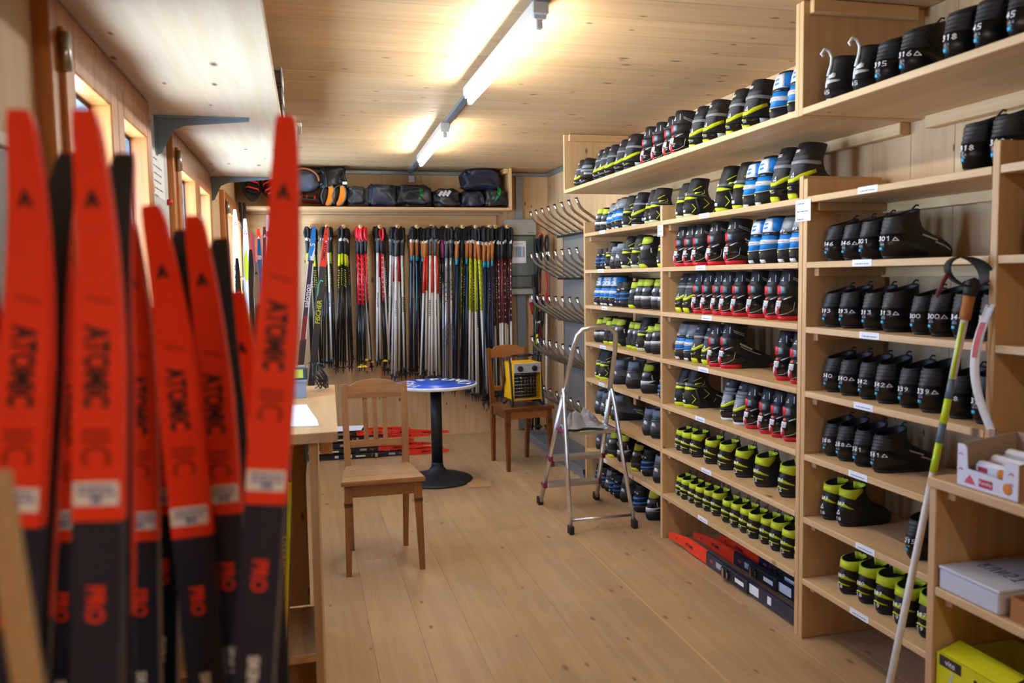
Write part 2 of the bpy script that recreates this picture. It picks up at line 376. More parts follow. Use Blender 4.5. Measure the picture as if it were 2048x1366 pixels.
# ------------------------------------------------------------------ boot shelves on the right
XF, XW = 1.93, 2.295
ZSH = [1.797, 1.541, 1.293, 1.031, .774, .52, .262]
ZSR = [1.797, 1.541, 1.284, 1.027, .77, .512, .256]
def lines(name, m, parent, org, du, dv, rows, gap=.22):
    """Small print as rows of short strokes on a label: org corner, du along the line, dv line spacing."""
    b = MB(); org, du, dv = Vector(org), Vector(du), Vector(dv); r_ = random.Random(len(rows)); nn = du.cross(dv).normalized() * .0003
    for i, wd in enumerate(rows):
        t = 0
        while t < wd:
            l = min(.05 + .16 * r_.random(), wd - t)
            p = org + du * t + dv * i + nn; q = p + du * l; h = dv * min(.38, .0055 / dv.length if dv.length > .014 else .38)
            b.add([p, q, q + h, p + h], [(0, 1, 2, 3)]); t += l + .035
    return b.build(name, m, parent)
def shelf_unit(label, y0, y1, zs, ztop, left=True, right=True, lab=(.55,), panel_z0=0):
    t = thing('boot_shelf', label, 'shelf', (0, 0, 0), (0, 0, 0), 'wooden boot shelves on the right wall')
    p = .026
    if right: box('side_panel', M_PANEL, (XF, y0, panel_z0), (XW, y0 + p, ztop), t, .002)
    if left: box('side_panel', M_PANEL, (XF, y1 - p, 0), (XW, y1, ztop), t, .002)
    a, b = y0 + (p if right else 0) + .0005, y1 - (p if left else 0) - .0005
    for i, z in enumerate(zs):
        box('shelf', M_SHELF, (XF - .001, a, z - .024), (XW, b, z), t, .002)
        for y_ in (a, b - .028):
            if (y_ == a and not right) or (y_ != a and not left): continue
            box('cleat', M_CLEAT, (XF + .035, y_, z - .056), (XW - .022, y_ + .028, z - .0245), t, .002)
        box('back_rail', M_SHELF, (XW - .021, a, z - .064), (XW, b, z - .0245), t, .002)
        for f in lab:
            yl = a + (b - a) * (f + .03 * math.sin(i * 2.1)); sz = .052
            lb = box('shelf_label', WHP, (XF - .0022, yl - sz, z - .022), (XF - .0008, yl + sz, z + .002), t, 0)
            lines('print', INKB, lb, (-.0008, sz * .75, -.005), (0, -sz * 1.5, 0), (0, 0, .009), [1.0])
    return t
uL = shelf_unit('tall boot shelf farthest back, behind the stepladder', 4.214, 5.497, ZSH, 1.876, True, False, (.72,))
uM = shelf_unit('tall middle boot shelf with red soled boots and skis below', 2.875, 4.214, ZSH, 1.882, True, True, (.62,))
uR = shelf_unit('tall boot shelf of plain black boots, beside the low cabinet', 1.93, 2.872, ZSR, 1.868, True, True, (.6,))
uS = shelf_unit('nearest boot shelf at the right picture edge above the cabinet', .9, 1.928, ZSR[:4], 1.868, False, True, (), .934)
for (yy, zz, par, sz) in ((2.868, 1.745, uM, .05), (4.205, 1.742, uM, .036)):
    sg = box('price_sheet', WHP, (XF - .004, yy - sz, zz - sz * .85), (XF - .0025, yy + sz, zz + sz * .85), par, 0)
    lines('print', INKB, sg, (-.0015, sz * .75, .6 * sz), (0, -sz * 1.5, 0), (0, 0, -sz * .62), [.6, .95, .6])
# high shelf running above them
hs = thing('high_shelf', 'deep shelf of boots running just below the ceiling on the right', 'shelf')
XH = 1.8
box('shelf', M_SHELF, (XH, .9, 2.079), (XR - .001, 5.518, 2.103), hs, .002)
box('end_panel', M_PANEL, (XH, 5.519, 2.079), (XR - .001, 5.543, ZC - .002), hs, .002)
dv = box('divider', M_PANEL, (XH - .001, 2.69, 2.076), (XR - .001, 2.714, ZC - .002), hs, .002)
box('divider', M_PANEL, (XH - .001, 2.715, 2.076), (XR - .001, 2.739, ZC - .002), hs, .002)
box('wall_rail', M_SHELF, (XR - .05, 2.75, 2.03), (XR - .001, 5.51, 2.0785), hs, .003)
box('wall_rail', M_SHELF, (XR - .05, .9, 2.03), (XR - .001, 2.62, 2.0785), hs, .003)
box('ceiling_cleat', M_CLEAT, (XH + .02, 2.66, ZC - .05), (XR - .05, 2.689, ZC - .002), hs, .003)
box('ceiling_cleat', M_CLEAT, (XH + .03, 5.49, ZC - .05), (XR - .05, 5.5185, ZC - .002), hs, .003)

# low cabinet in the near right corner
cb = thing('low_cabinet', 'low open wooden cabinet at the near right with boxes in it', 'cabinet')
CX, CY = 1.655, 1.868
box('side_panel', M_PANEL, (CX + .006, CY - .03, 0), (XW, CY - .004, .904), cb, .002)
box('side_panel', M_PANEL, (CX + .006, .96, 0), (XW, .986, .904), cb, .002)
box('worktop', M_SHELF, (CX, .95, .9045), (XW, CY, .932), cb, .003)
for z in (.628, .30):
    box('shelf', M_SHELF, (CX + .008, .9865, z - .024), (XW, CY - .0305, z), cb, .002)
    box('cleat', M_CLEAT, (CX + .04, CY - .059, z - .056), (XW - .02, CY - .0305, z - .0245), cb, .002)
box('cleat', M_CLEAT, (CX + .04, CY - .059, .872), (XW - .02, CY - .0305, .904), cb, .002)

# shelf on the left wall, its brackets, and the boxes on it
ls = tag(MB().box(-.24, -2.6, -.0125, .24, 2.6, .0125, .002).build('wall_shelf', M_FLOOR if 0 else wood('left_shelf_wood', '#dccdb6', '#c3ae8e', 'Y', 'Z', .9, .5, grain=.5, vary=0), None, (XL + .241, 2.86, 2.1535), (0, 0, R(-.3))), 'long wooden shelf above the windows on the left wall', 'shelf')
BRK = mat('bracket_grey', '#7b8b96', .45, .2)
for y_, lb in ((3.44, 'grey shelf bracket between the two nearer windows'), (5.36, 'grey shelf bracket under the far end of the left shelf'), (1.2, 'grey shelf bracket hidden above the nearest red skis')):
    b = MB().prism([(XL + .012, 2.139), (XL + .36, 2.139), (XL + .36, 2.128), (XL + .12, 2.105), (XL + .075, 2.085), (XL + .035, 2.0), (XL + .012, 1.99)], y_ - .002, y_ + .002, 'Y')
    b.box(XL + .0125, y_ - .02, 2.136, XL + .36, y_ + .02, 2.1405, .001).box(XL + .0125, y_ - .02, 1.99, XL + .017, y_ + .02, 2.136, .001)
    tag(b.build('shelf_bracket', BRK), lb, 'bracket')
BOXD = mat('dark_box', '#3f362f', .6); BOXG = mat('grey_box_side', '#8c8a86', .6)
for i in range(3):
    t = thing('storage_box', ['bottom dark storage box of three stacked on the left shelf', 'middle dark storage box of three stacked on the left shelf', 'top dark storage box of three stacked on the left shelf'][i], 'box', (-.228, 3.66, 2.1665 + i * .067), (0, 0, R(-.5)), 'dark boxes on the left shelf')
    MB().box(-.17, -.14, 0, .17, .14, .052, .003).build('body', BOXD, t); MB().box(-.172, -.143, .0522, .172, .143, .0665, .003).build('lid', BOXG if i == 2 else BOXD, t)
    MB().box(.1705, -.07, .01, .1715, .07, .042, 0).build('side_label', WHP, t)
tag(MB().box(-.2, -.12, 0, .2, .12, .03, .004).box(.12, -.1, .0305, .22, .1, .05, .004).build('flat_carton', PLAW, None, (-.205, 4.0, 2.1665)), 'flat white carton jutting past the edge of the left shelf', 'carton')
# paper notice and switches on the painted strip between the windows
nb = tag(box('paper_notice', WHP, (XL + .0125, 3.33, 1.83), (XL + .0137, 3.6, 2.0)), 'white paper notice on the painted wall between the windows', 'notice')
lines('print', INK, nb, (.0015, -.11, .06), (0, .2, 0), (0, 0, -.028), [.45, .95, .9, .8, .95, .4])
for (yy, zz, cc, lb) in ((3.28, 1.85, '#d8a928', 'small yellow square switch on the painted wall beside the notice'), (3.66, 1.83, '#c8202a', 'small red round knob beside the window frame')):
    if 'red' in lb: tag(MB().lathe([(.012, 0), (.014, .012), (.008, .02)], 12).build('wall_button', mat('knob_red', cc, .35), None, (XL + .0125, yy, zz), (0, R(90), 0)), lb, 'button')
    else: tag(box('wall_switch', mat('switch_yellow', cc, .4), (XL + .0125, yy - .014, zz - .016), (XL + .026, yy + .014, zz + .016), None, .003), lb, 'switch')
pb = tag(box('wall_poster', mat('poster_grey', '#8e939c', .6), (XL + .001, 1.2, 1.12), (XL + .004, 1.81, 1.76), None, 0), 'grey board on the left wall behind the nearest red ski', 'board')
box('top_edge', WHP, (-.001, -.305, .3203), (.012, .305, .345), pb, .001)
# ------------------------------------------------------------------ boots
def interp(tab, x):
    if x <= tab[0][0]: return tab[0][1]
    for (a, p), (b, q) in zip(tab, tab[1:]):
        if x <= b:
            t = (x - a) / (b - a); return p + (q - p) * t
    return tab[-1][1]
class Boot:
    """A boot as one analytic surface: th = angle round the boot (0 = heel, 180 = toe, negative = viewer's right), z = height."""
    def __init__(s, H, back, drop=0.0, shaft=1.0, frontlean=0.0, L=.275):
        s.H, s.back, s.drop, s.shaft, s.fl, s.L = H, back, drop, shaft, frontlean, L
        k = L / .275
        s.front = [(0, .258 * k), (.01, .270 * k), (.025, .276 * k), (.042, .268 * k), (.056, .248 * k), (.068, .222 * k), (.082, .188 * k), (.098, .156 * k), (.118, .138 * k), (.15, .132 * k), (.22, .136 * k + frontlean)]
        s.fw = [(0, .026), (.02, .0315), (.05, .036), (.10, .035), (.16, .041), (.20, .0445), (.24, .043), (.28, .036)]
        s.sw = [(.05, .034), (.085, .034), (.12, .0385), (.16, .042 * shaft), (.22, .0435 * shaft)]
    def ztop(s, th): return s.H - s.drop * ((1 + math.cos(th)) / 2) ** .8
    def pt(s, th, z, off=0.0):
        b, f = interp(s.back, z), interp(s.front, z); c, a = (b + f) / 2, (f - b) / 2
        ct, st = math.cos(th), math.sin(th)
        ex = .86; x = c - a * math.copysign(abs(ct) ** ex, ct)
        t = max(0, min(1, (z - .05) / .05)); wd = interp(s.fw, x) * (1 - t) + interp(s.sw, z) * t
        if z < .015: wd *= .93 + .07 * z / .015
        y = wd * math.copysign(abs(st) ** .82, st)
        return Vector((x - ct * off, y + st * off, z + (off * .6 if (ct < -.2 and .03 < z < .11) else 0)))
    def shell(s, name, m, parent, z0=0.0):
        lv = [z0, .006, .016, .028, .04, .05, .058, .066, .075, .086, .098, .112, .13, .15, .17, .19, .21]
        lv = [z for z in lv if z >= z0 and z < s.H - .008]; n = 28; b = MB(); rows = []
        for z in lv + [None]:
            rw = []
            for k in range(n):
                th = 2 * math.pi * k / n; zt = s.ztop(th); zz = zt if z is None else min(z, zt - .004 * (len(lv) - lv.index(z)) * .3)
                rw.append(s.pt(th, zz))
            rows.append(rw)
        for dz, of in ((.001, -.004), (-.006, -.0055), (-.05, -.008)):
            rows.append([s.pt(2 * math.pi * k / n, s.ztop(2 * math.pi * k / n) + dz, of) for k in range(n)])
        m_ = len(rows); vs = [p for r_ in rows for p in r_]
        fs = [(i * n + k, i * n + (k + 1) % n, (i + 1) * n + (k + 1) % n, (i + 1) * n + k) for i in range(m_ - 1) for k in range(n)]
        fs += [tuple(range(n))[::-1], tuple((m_ - 1) * n + k for k in range(n))]
        b.add(vs, fs, True); return b.build(name, m, parent)
    def grid(s, b, cols, off, n=3, sub=5, ridge=0):
        """A raised piece: cols = [(deg, z0, z1), ...]; a skirt closes it down to the shell."""
        P = []
        cc = []
        for (t0, a0, b0), (t1, a1, b1) in zip(cols, cols[1:]):
            q = max(1, int(abs(t1 - t0) / 12))
            for i in range(q):
                u = i / q; cc.append((t0 + (t1 - t0) * u, a0 + (a1 - a0) * u, b0 + (b1 - b0) * u))
        cc.append(cols[-1]); nz = n if not ridge else ridge * 3 + 1
        def row(v, o): return [s.pt(R(t), z0 + (z1 - z0) * v, o) for t, z0, z1 in cc]
        P.append(row(0, -.001))
        for i in range(nz):
            v = i / (nz - 1); P.append(row(v, off - (.0025 if ridge and i % 3 == 0 and 0 < i < nz - 1 else 0)))
        P.append(row(1, -.001))
        P = [[r_[0] + (s.pt(R(cc[0][0]), z_, -.001) - s.pt(R(cc[0][0]), z_, off))] + r_ + [r_[-1] + (s.pt(R(cc[-1][0]), z_, -.001) - s.pt(R(cc[-1][0]), z_, off))] for r_, z_ in zip(P, [cc[0][1]] + [cc[0][1] + (cc[0][2] - cc[0][1]) * i / (nz - 1) for i in range(nz)] + [cc[0][2]])]
        b.grid(P); return b
    def piece(s, name, m, parent, *colsets, off=.0025, n=3, ridge=0):
        b = MB()
        for c in colsets: s.grid(b, c, off, n, ridge=ridge)
        return b.build(name, m, parent)
    def stroke(s, b, pts, wd=.0022, off=.004):
        """pts: (deg, z) -> a thin raised line"""
        P = [s.pt(R(t), z, off) for t, z in pts]
        for p, q, (t0, _), (t1, _) in zip(P, P[1:], pts, pts[1:]):
            d = q - p
            nrm = Vector((-math.cos(R((t0 + t1) / 2)), math.sin(R((t0 + t1) / 2)), .05))
            h = d.cross(nrm); h = h.normalized() * wd / 2 if h.length > 1e-9 else Vector((0, 0, wd / 2))
            e_ = d.normalized() * wd * .3
            b.add([p - h - e_, q - h + e_, q + h + e_, p + h - e_], [(0, 1, 2, 3)])
    def lines(s, name, m, parent, *pl, wd=.0022, off=.004):
        b = MB()
        for p in pl:
            q = []
            for (t0, z0), (t1, z1) in zip(p, p[1:]):
                k = max(1, int(abs(t1 - t0) / 10))
                q += [(t0 + (t1 - t0) * i / k, z0 + (z1 - z0) * i / k) for i in range(k)]
            s.stroke(b, q + [p[-1]], wd, off)
        return b.build(name, m, parent, )
DIG = {'0': [[(0, .2), (0, .8), (.25, 1), (.5, .8), (.5, .2), (.25, 0), (0, .2)]], '1': [[(.1, .75), (.3, 1), (.3, 0)]], '2': [[(0, .8), (.25, 1), (.5, .75), (0, 0), (.5, 0)]],
       '3': [[(0, .95), (.4, 1), (.45, .75), (.2, .55), (.5, .35), (.4, .05), (0, .05)]], '4': [[(.35, 0), (.4, 1), (0, .35), (.55, .35)]], '5': [[(.5, 1), (.1, 1), (.05, .55), (.45, .5), (.45, .1), (0, 0)]],
       '6': [[(.45, 1), (.1, .6), (0, .2), (.25, 0), (.5, .2), (.4, .5), (.05, .4)]], '7': [[(0, 1), (.5, 1), (.15, 0)]], '8': [[(.25, .5), (.05, .75), (.25, 1), (.45, .75), (.25, .5), (0, .25), (.25, 0), (.5, .25), (.25, .5)]],
       '9': [[(.45, .6), (.2, .45), (.05, .75), (.25, 1), (.45, .8), (.4, .3), (.15, 0)]], 'A': [[(0, 0), (.3, .8), (.6, 0), (0, 0)]]}
def number(bt, txt, th0, z0, h, parent, m=WHP, off=.0055, dth=19, name='painted_number', wd=.0026):
    b = MB(); kd = dth / .62 * .8
    for i, ch in enumerate(txt):
        for st in DIG.get(ch, []):
            bt.stroke(b, [(th0 - i * dth * h / .013 - u * kd * h / .013, z0 + v * h) for u, v in st], wd * h / .013, off)
    return b.build(name, m, parent)
def logo(bt, th, z, sz, parent, m=WHP, off=.0055, name='triangle_logo'):
    """Three small triangles that leave a dark one in the middle."""
    b = MB(); q = sz * 900
    T = lambda u, v: bt.pt(R(th - u * q), z + v * sz, off)
    for (u, v) in ((-.5, 0), (0, 0), (-.25, .5)):
        b.add([T(u, v), T(u + .5, v), T(u + .25, v + .5)], [(0, 1, 2)])
    return b.build(name, m, parent)
CUT = [(-180, 0), (180, 0)]
SK = lambda h0, h1, a: [(-a, h0, h1), (-a / 2, h0, h1), (0, h0, h1), (a / 2, h0, h1), (a, h0, h1)]
def sole(bt, p, m, h=.012): return bt.piece('sole', m, p, [(-180, 0.0, h), (-90, 0.0, h), (0, 0.0, h), (90, 0, h), (180, 0, h)], off=.002, n=2)
BKA = [(0, .012), (.012, .006), (.03, .0), (.05, -.002), (.075, .002), (.10, .012), (.13, .014), (.16, .014), (.21, .03)]
BKB = [(0, .014), (.012, .006), (.03, .002), (.055, .002), (.08, .006), (.11, .016), (.14, .026), (.17, .034), (.21, .052)]
BKF = [(0, .016), (.012, .008), (.03, .001), (.055, -.001), (.08, .003), (.11, .013), (.14, .02), (.18, .022)]
BKK = [(0, .014), (.012, .006), (.03, .0), (.055, .0), (.08, .006), (.11, .016), (.16, .024)]
def make_A(p):
    bt = Boot(.205, BKA, -.012); bt.shell('shell', BLKB, p)
    sole(bt, p, BLKM); bt.piece('heel_block', RED, p, SK(.0, .02, 72), off=.004); bt.piece('toe_block', RED, p, [(140, 0, .017), (180, 0, .017), (220, 0, .017)], off=.0035)
    bt.piece('heel_counter', BLKS, p, [(-84, .026, .05), (-60, .023, .082), (-20, .021, .088), (20, .021, .088), (60, .023, .082), (84, .026, .05)], off=.005)
    bt.piece('red_stripe', RED, p, [(-16, .022, .05), (0, .022, .06), (16, .022, .05)], off=.0065); bt.piece('white_flash', WHT, p, [(-6, .05, .051), (2, .03, .06), (9, .03, .06)], off=.0075)
    st = bt.piece('size_sticker', WHP, p, [(-22, .060, .085), (0, .060, .085), (18, .060, .085)], off=.0068); bt.lines('print', INK, st, [(10, .077), (-8, .077)], [(8, .071), (-10, .071)], [(8, .066), (2, .066)], wd=.003, off=.0072)
    bt.piece('pull_tab', ORG, p, SK(.0885, .098, 9), off=.004)
    bt.piece('cuff', BLKM, p, [(-118, .118, .150), (-60, .104, .152), (0, .104, .152), (60, .104, .152), (118, .118, .150)], off=.006)
    bt.piece('red_cuff_block', RED, p, [(-8, .112, .147), (24, .112, .147)], off=.0085)
    bt.piece('buckle_plate', mat('blue_grey_plate', '#6e8394', .25), p, [(-36, .118, .142), (-9, .115, .145)], off=.0085)
    bt.piece('silver_fang', SIL, p, [(-64, .100, .108), (-30, .088, .092)], [(64, .100, .108), (30, .088, .092)], off=.0055)
    logo(bt, -8, .168, .019, p, off=.002)
    bt.lines('silver_piping', SIL, p, [(-38, .196), (-46, .168)], [(-62, .182), (-112, .162)], [(-64, .175), (-114, .153)], [(62, .182), (112, .162)], wd=.0028, off=.002)
    bt.lines('heel_piping', SIL, p, [(-68, .078), (-58, .045), (-40, .030), (-14, .024)], [(68, .078), (58, .045), (40, .03), (14, .024)], wd=.0018, off=.0062)
    bt.lines('side_lettering', mat('beige_print', '#cbbca6', .5), p, [(-92, .118), (-118, .085)], wd=.009, off=.0065)
    bt.lines('side_stripes', SIL, p, [(-92, .104), (-122, .06)], wd=.0035, off=.002); return bt
def make_B(p, heel=YEL, grey=CHAR, solem=BLKM):
    bt = Boot(.2, BKB, -.01, frontlean=.02); bt.shell('shell', BLKB, p); sole(bt, p, solem, .012)
    bt.piece('heel_block', heel, p, [(-34, 0, .02), (-30, 0, .026), (30, 0, .026), (34, 0, .02)] if heel is YEL else SK(0, .014, 80), off=.005)
    bt.piece('heel_counter', BLKS, p, SK(.027, .062, 92), off=.004); bt.piece('heel_rim', BLKM, p, SK(.0575, .0625, 92), off=.0055)
    bt.piece('yellow_bolt', YEL, p, SK(.044, .051, 6), off=.0055)
    bt.piece('yellow_band', YEL, p, [(-92, .100, .112), (-45, .076, .094), (-20, .066, .080), (20, .066, .080), (45, .076, .094), (92, .100, .112)], off=.0042)
    bt.piece('quilted_heel', grey, p, SK(.080, .131, 64), off=.003, ridge=5)
    bt.piece('ankle_ring', GRYC, p, [(-112, .128, .140), (-50, .132, .145), (0, .132, .145), (50, .132, .145), (112, .128, .140)], off=.0055)
    bt.piece('grey_collar', grey, p, SK(.147, .162, 70), off=.002)
    bt.piece('reflective_tab', WHT, p, [(-10, .176, .179), (14, .176, .179)], [(-10, .182, .185), (14, .182, .185)], off=.002)
    logo(bt, -16, .083, .02, p); bt.piece('size_sticker', mat('grey_sticker', '#a9adb0', .5), p, [(-82, .036, .052), (-58, .034, .052)], off=.005); return bt
def make_N(p):
    bt = Boot(.18, BKB, -.02, frontlean=.02); bt.shell('shell', BLKB, p); sole(bt, p, WHT, .014)
    bt.piece('heel_counter', BLKS, p, SK(.016, .07, 95), off=.004); bt.piece('ankle_ring', GRYC, p, SK(.105, .122, 100), off=.005)
    bt.piece('grey_strap', SIL, p, [(-100, .088, .098), (-40, .085, .1)], off=.006); bt.piece('collar', GRYB, p, SK(.13, .15, 90), off=.003)
    bt.lines('lace_loop', BLKM, p, [(30, .18), (22, .215), (10, .225), (5, .2), (12, .178)], [(-10, .18), (-14, .22), (-22, .222), (-24, .18)], wd=.002); return bt
def make_C(p, grey=False):
    bt = Boot(.2, BKB, -.004, 1.08); bt.shell('shell', BLKB, p); sole(bt, p, BLKM)
    bt.piece('heel_counter', BLKM, p, [(-95, .015, .072), (-40, .012, .056), (0, .012, .054), (40, .012, .056), (95, .015, .072)], off=.004); bt.piece('heel_mark', WHT, p, [(-26, .003, .017), (18, .003, .017)], off=.0055)
    bt.piece('heel_rim', SIL, p, [(-70, .064, .067), (-30, .057, .0605), (10, .055, .0585)], off=.0052); bt.piece('yellow_bolt', YEL, p, SK(.044, .0505, 5), off=.0055)
    bt.piece('blue_heel_panel', BLU, p, [(-80, .075, .122), (-40, .061, .124), (0, .058, .124), (40, .061, .124), (80, .075, .122)], off=.003)
    bt.piece('white_strap', WHT, p, [(-100, .088, .100), (-50, .084, .102), (0, .085, .102), (50, .084, .102), (95, .088, .1)], off=.0065, n=2)
    bt.lines('strap_print', mat('strap_print_red', '#c7785f', .6), p, [(8, .093), (-28, .093)], wd=.003, off=.0073)
    bt.piece('ankle_ring', BLKS, p, [(-110, .116, .126), (-40, .122, .133), (0, .122, .133), (40, .122, .133), (110, .116, .126)], off=.0065)
    bt.piece('cuff', GRYC if grey else BLU, p, [(-120, .136, .186), (-60, .134, .194), (0, .134, .195), (60, .134, .194), (120, .136, .186)], off=.0035)
    if not grey:
        bt.piece('white_cuff_plate', WHT, p, [(-48, .137, .142), (-30, .136, .192), (24, .136, .192), (30, .136, .19)], off=.006)
        bt.piece('blue_vent', BLU, p, [(-12, .170, .174), (0, .166, .174), (8, .168, .173)], [(-16, .152, .158), (-2, .147, .158), (6, .149, .157)], off=.0075)
        bt.piece('silver_catch', SIL, p, [(-66, .133, .136), (-34, .138, .1415)], off=.0075)
    else: bt.lines('painted_mark', WHP, p, [(10, .132), (8, .143), (2, .132), (0, .143)], [(-8, .132), (-8, .143), (-16, .135)], wd=.003, off=.008)
    return bt
def make_D(p, heel=YEL, tall=True):
    bt = Boot(.2, BKB, -.006, frontlean=.012); bt.shell('shell', BLKB, p); sole(bt, p, BLKM if heel is YEL else YELP, .014)
    bt.piece('heel_block', heel, p, [(-60, 0, .010), (-36, 0, .022), (36, 0, .022), (60, 0, .010)], off=.005)
    bt.piece('heel_counter', BLKM, p, [(-90, .024, .05), (-50, .023, .09), (0, .024, .094), (50, .023, .09), (90, .024, .05)], off=.003)
    logo(bt, 9, .052, .024, p); bt.piece('size_sticker', WHP, p, [(-14, .03, .043), (6, .03, .043)], off=.0045)
    bt.piece('yellow_band', YEL, p, [(-74, .101, .104), (-30, .096, .110), (0, .096, .112), (30, .096, .110), (60, .101, .104)], off=.0045)
    bt.piece('grey_ankle_band', GRYG, p, [(-115, .108, .118), (-50, .116, .128), (0, .116, .13), (50, .116, .128), (115, .108, .118)], off=.005)
    bt.lines('painted_mark', WHP, p, [(20, .118), (16, .127), (12, .118)], [(8, .119), (0, .127), (-4, .119)], wd=.003, off=.0062)
    bt.piece('yellow_wedge', YEL, p, [(-92, .132, .135), (-58, .122, .131)], off=.0055)
    bt.lines('yellow_piping', YEL, p, [(-48, .072), (-56, .05), (-44, .028)], [(-78, .052), (-98, .075), (-96, .1)], [(-100, .05), (-92, .03)], [(-45, .142), (-85, .162)], [(-88, .12), (-104, .128), (-100, .142)], wd=.003, off=.0042)
    for a in (-1,): bt.lines('side_logo', SIL, p, [(-112, .066), (-128, .036)], [(-118, .058), (-114, .035)], [(-124, .05), (-134, .042)], wd=.006, off=.003)
    bt.piece('ankle_strap', BLKM, p, [(-72, .03, .1), (-62, .03, .1)], off=.006); return bt
def make_G(p, v=1):
    bt = Boot(.185, BKB, .006, 1.04); bt.shell('shell', BLKB, p); sole(bt, p, BLKM)
    bt.piece('heel_counter', BLKM, p, SK(.01, .055, 92), off=.004)
    if v == 1: bt.piece('heel_block', YEL, p, [(-44, 0, .012), (-34, 0, .024), (34, 0, .024), (44, 0, .012)], off=.0055)
    else: bt.piece('heel_rim', SIL, p, SK(.0555, .058, 70), off=.0045)
    bt.piece('grey_panel', GRYG, p, [(-70, .112, .13), (-30, .098, .132), (0, .098, .132), (30, .098, .132), (70, .112, .13)], off=.003)
    bt.piece('size_sticker', WHP, p, [(-16, .106, .124), (18, .106, .124)], off=.004)
    if v == 1: logo(bt, 8, .064, .022, p, YEL)
    else:
        bt.piece('silver_band', WHT, p, [(-82, .078, .082), (-50, .061, .078), (0, .061, .078), (50, .061, .078), (82, .078, .082)], off=.0045); number(bt, '4A', 22, .064, .009, p, INK, .0052)
    bt.piece('yellow_collar', YELC, p, [(-78, .146, .172), (-50, .138, .178), (0, .138, .179), (50, .138, .178), (78, .146, .172)], off=.0035)
    bt.piece('side_buckle', SIL, p, [(-76, .086, .115), (-70, .086, .115)], off=.006); bt.piece('strap', BLKM, p, [(-110, .112, .122), (-70, .104, .118)], off=.005); return bt
def make_H(p):
    bt = Boot(.165, BKF, 0.0); bt.shell('shell', BLKB, p); sole(bt, p, BLKM); bt.piece('heel_counter', BLKM, p, SK(.008, .045, 90), off=.003)
    bt.piece('blue_strap', BLUD, p, [(-84, .062, .066), (-40, .05, .062), (20, .05, .062)], [(-84, .09, .094), (-40, .08, .093), (20, .08, .093)], off=.0045)
    bt.piece('heel_mark', WHT, p, [(-8, .03, .038), (10, .03, .038)], off=.005)
    bt.lines('painted_mark', WHP, p, [(22, .125), (18, .115), (12, .122), (6, .115), (2, .125)], [(-12, .123), (-18, .114), (-24, .121), (-32, .114)], wd=.003, off=.003)
    bt.piece('strap_cover', BLKM, p, SK(.108, .135, 80), off=.0025); return bt
def make_I(p):
    bt = Boot(.175, BKB, 0.012, 1.06); bt.shell('shell', GRYG, p); sole(bt, p, BLKM)
    bt.piece('heel_counter', BLKM, p, [(-120, .012, .03), (-60, .01, .058), (0, .01, .048), (60, .01, .058), (120, .012, .03)], off=.003)
    bt.piece('size_sticker', WHP, p, [(-38, .066, .084), (-14, .076, .094)], off=.004)
    bt.piece('ankle_fold', CHAR, p, SK(.098, .104, 95), SK(.112, .118, 95), off=.004); bt.piece('soft_collar', GRYB, p, SK(.128, .162, 85), off=.004)
    bt.piece('toe_guard', BLKM, p, [(120, .014, .04), (180, .014, .048), (240, .014, .04)], off=.003)
    bt.piece('yellow_flash', YEL, p, [(-128, .022, .024), (-104, .05, .058)], off=.0035); bt.lines('side_lettering', SIL, p, [(-106, .07), (-122, .056)], wd=.006, off=.0035)
    return bt
def make_K(p, v=1):
    bt = Boot(.15 if v == 1 else .17, BKK, .022, 1.0, L=.235 if v == 1 else .25); bt.shell('shell', BLKB, p); sole(bt, p, BLKM)
    h = bt.H
    bt.piece('yellow_collar', YELS, p, [(-98, h - .028, h - .013), (-70, h - .058, h - .0165), (-40, h - .052, h - .0195), (0, h - .048, h - .0215), (40, h - .052, h - .0195), (70, h - .058, h - .0165), (98, h - .028, h - .013)], off=.004)
    z = h - .086; bt.piece('yellow_stripe', YEL, p, [(-62, z - .014, z - .010), (-30, z - .004, z + .008), (0, z + .001, z + .012), (30, z - .004, z + .008), (62, z - .014, z - .01)], off=.003)
    if v == 1: bt.piece('thin_stripe', YEL, p, [(-44, z - .031, z - .028), (0, z - .022, z - .017), (44, z - .031, z - .028)], off=.003)
    else: logo(bt, -8, z - .034, .022, p)
    bt.piece('lining', YELS, p, [(120, h - .03, h - .004), (180, h - .03, h - .004), (240, h - .03, h - .004)], off=-.009, n=2)
    tg = MB(); q = bt.pt(math.pi, h, -.006); tg.tube([q + Vector((-.004, .006, -.006)), q + Vector((.006, .004, .018)), q + Vector((.012, -.002, .022)), q + Vector((.003, -.006, -.004))], .0022, 6); tg.build('tongue_loop', BLKM, p)
    lc = MB()
    for i in range(3):
        a = bt.pt(R(150 - i * 6), h - .03 - i * .018, .001); b_ = bt.pt(R(-150 + i * 6), h - .03 - i * .018, .001); lc.tube([a, (a + b_) / 2 + Vector((.006, 0, .004)), b_], .0016, 5)
    lc.build('laces', BLKM, p); return bt
def make_F(p):
    bt = Boot(.165, BKF, .030); bt.shell('shell', BLKB, p); sole(bt, p, BLKM, .010)
    bt.piece('ribbed_heel', BLKB2, p, SK(.082, .128, 74), off=.0028, ridge=4); bt.piece('heel_counter', mat('black_satin', '#151519', .32), p, [(-92, .012, .04), (-62, .012, .082), (0, .012, .079), (62, .012, .082), (92, .012, .04)], off=.0032)
    bt.piece('blue_dot', BLUDOT, p, SK(.030, .039, 7), off=.0045)
    bt.lines('side_lettering', SIL, p, [(-104, .078), (-119, .060)], [(-110, .054), (-121, .043)], [(-123, .041), (-136, .030)], wd=.0055, off=.0015)
    tg = MB(); q = bt.pt(math.pi, bt.H, -.006); tg.tube([q + Vector((-.01, .004, -.004)), q + Vector((.004, 0, .012)), q + Vector((.012, -.004, .01))], .003, 6); tg.build('tongue_loop', BLKM, p); return bt
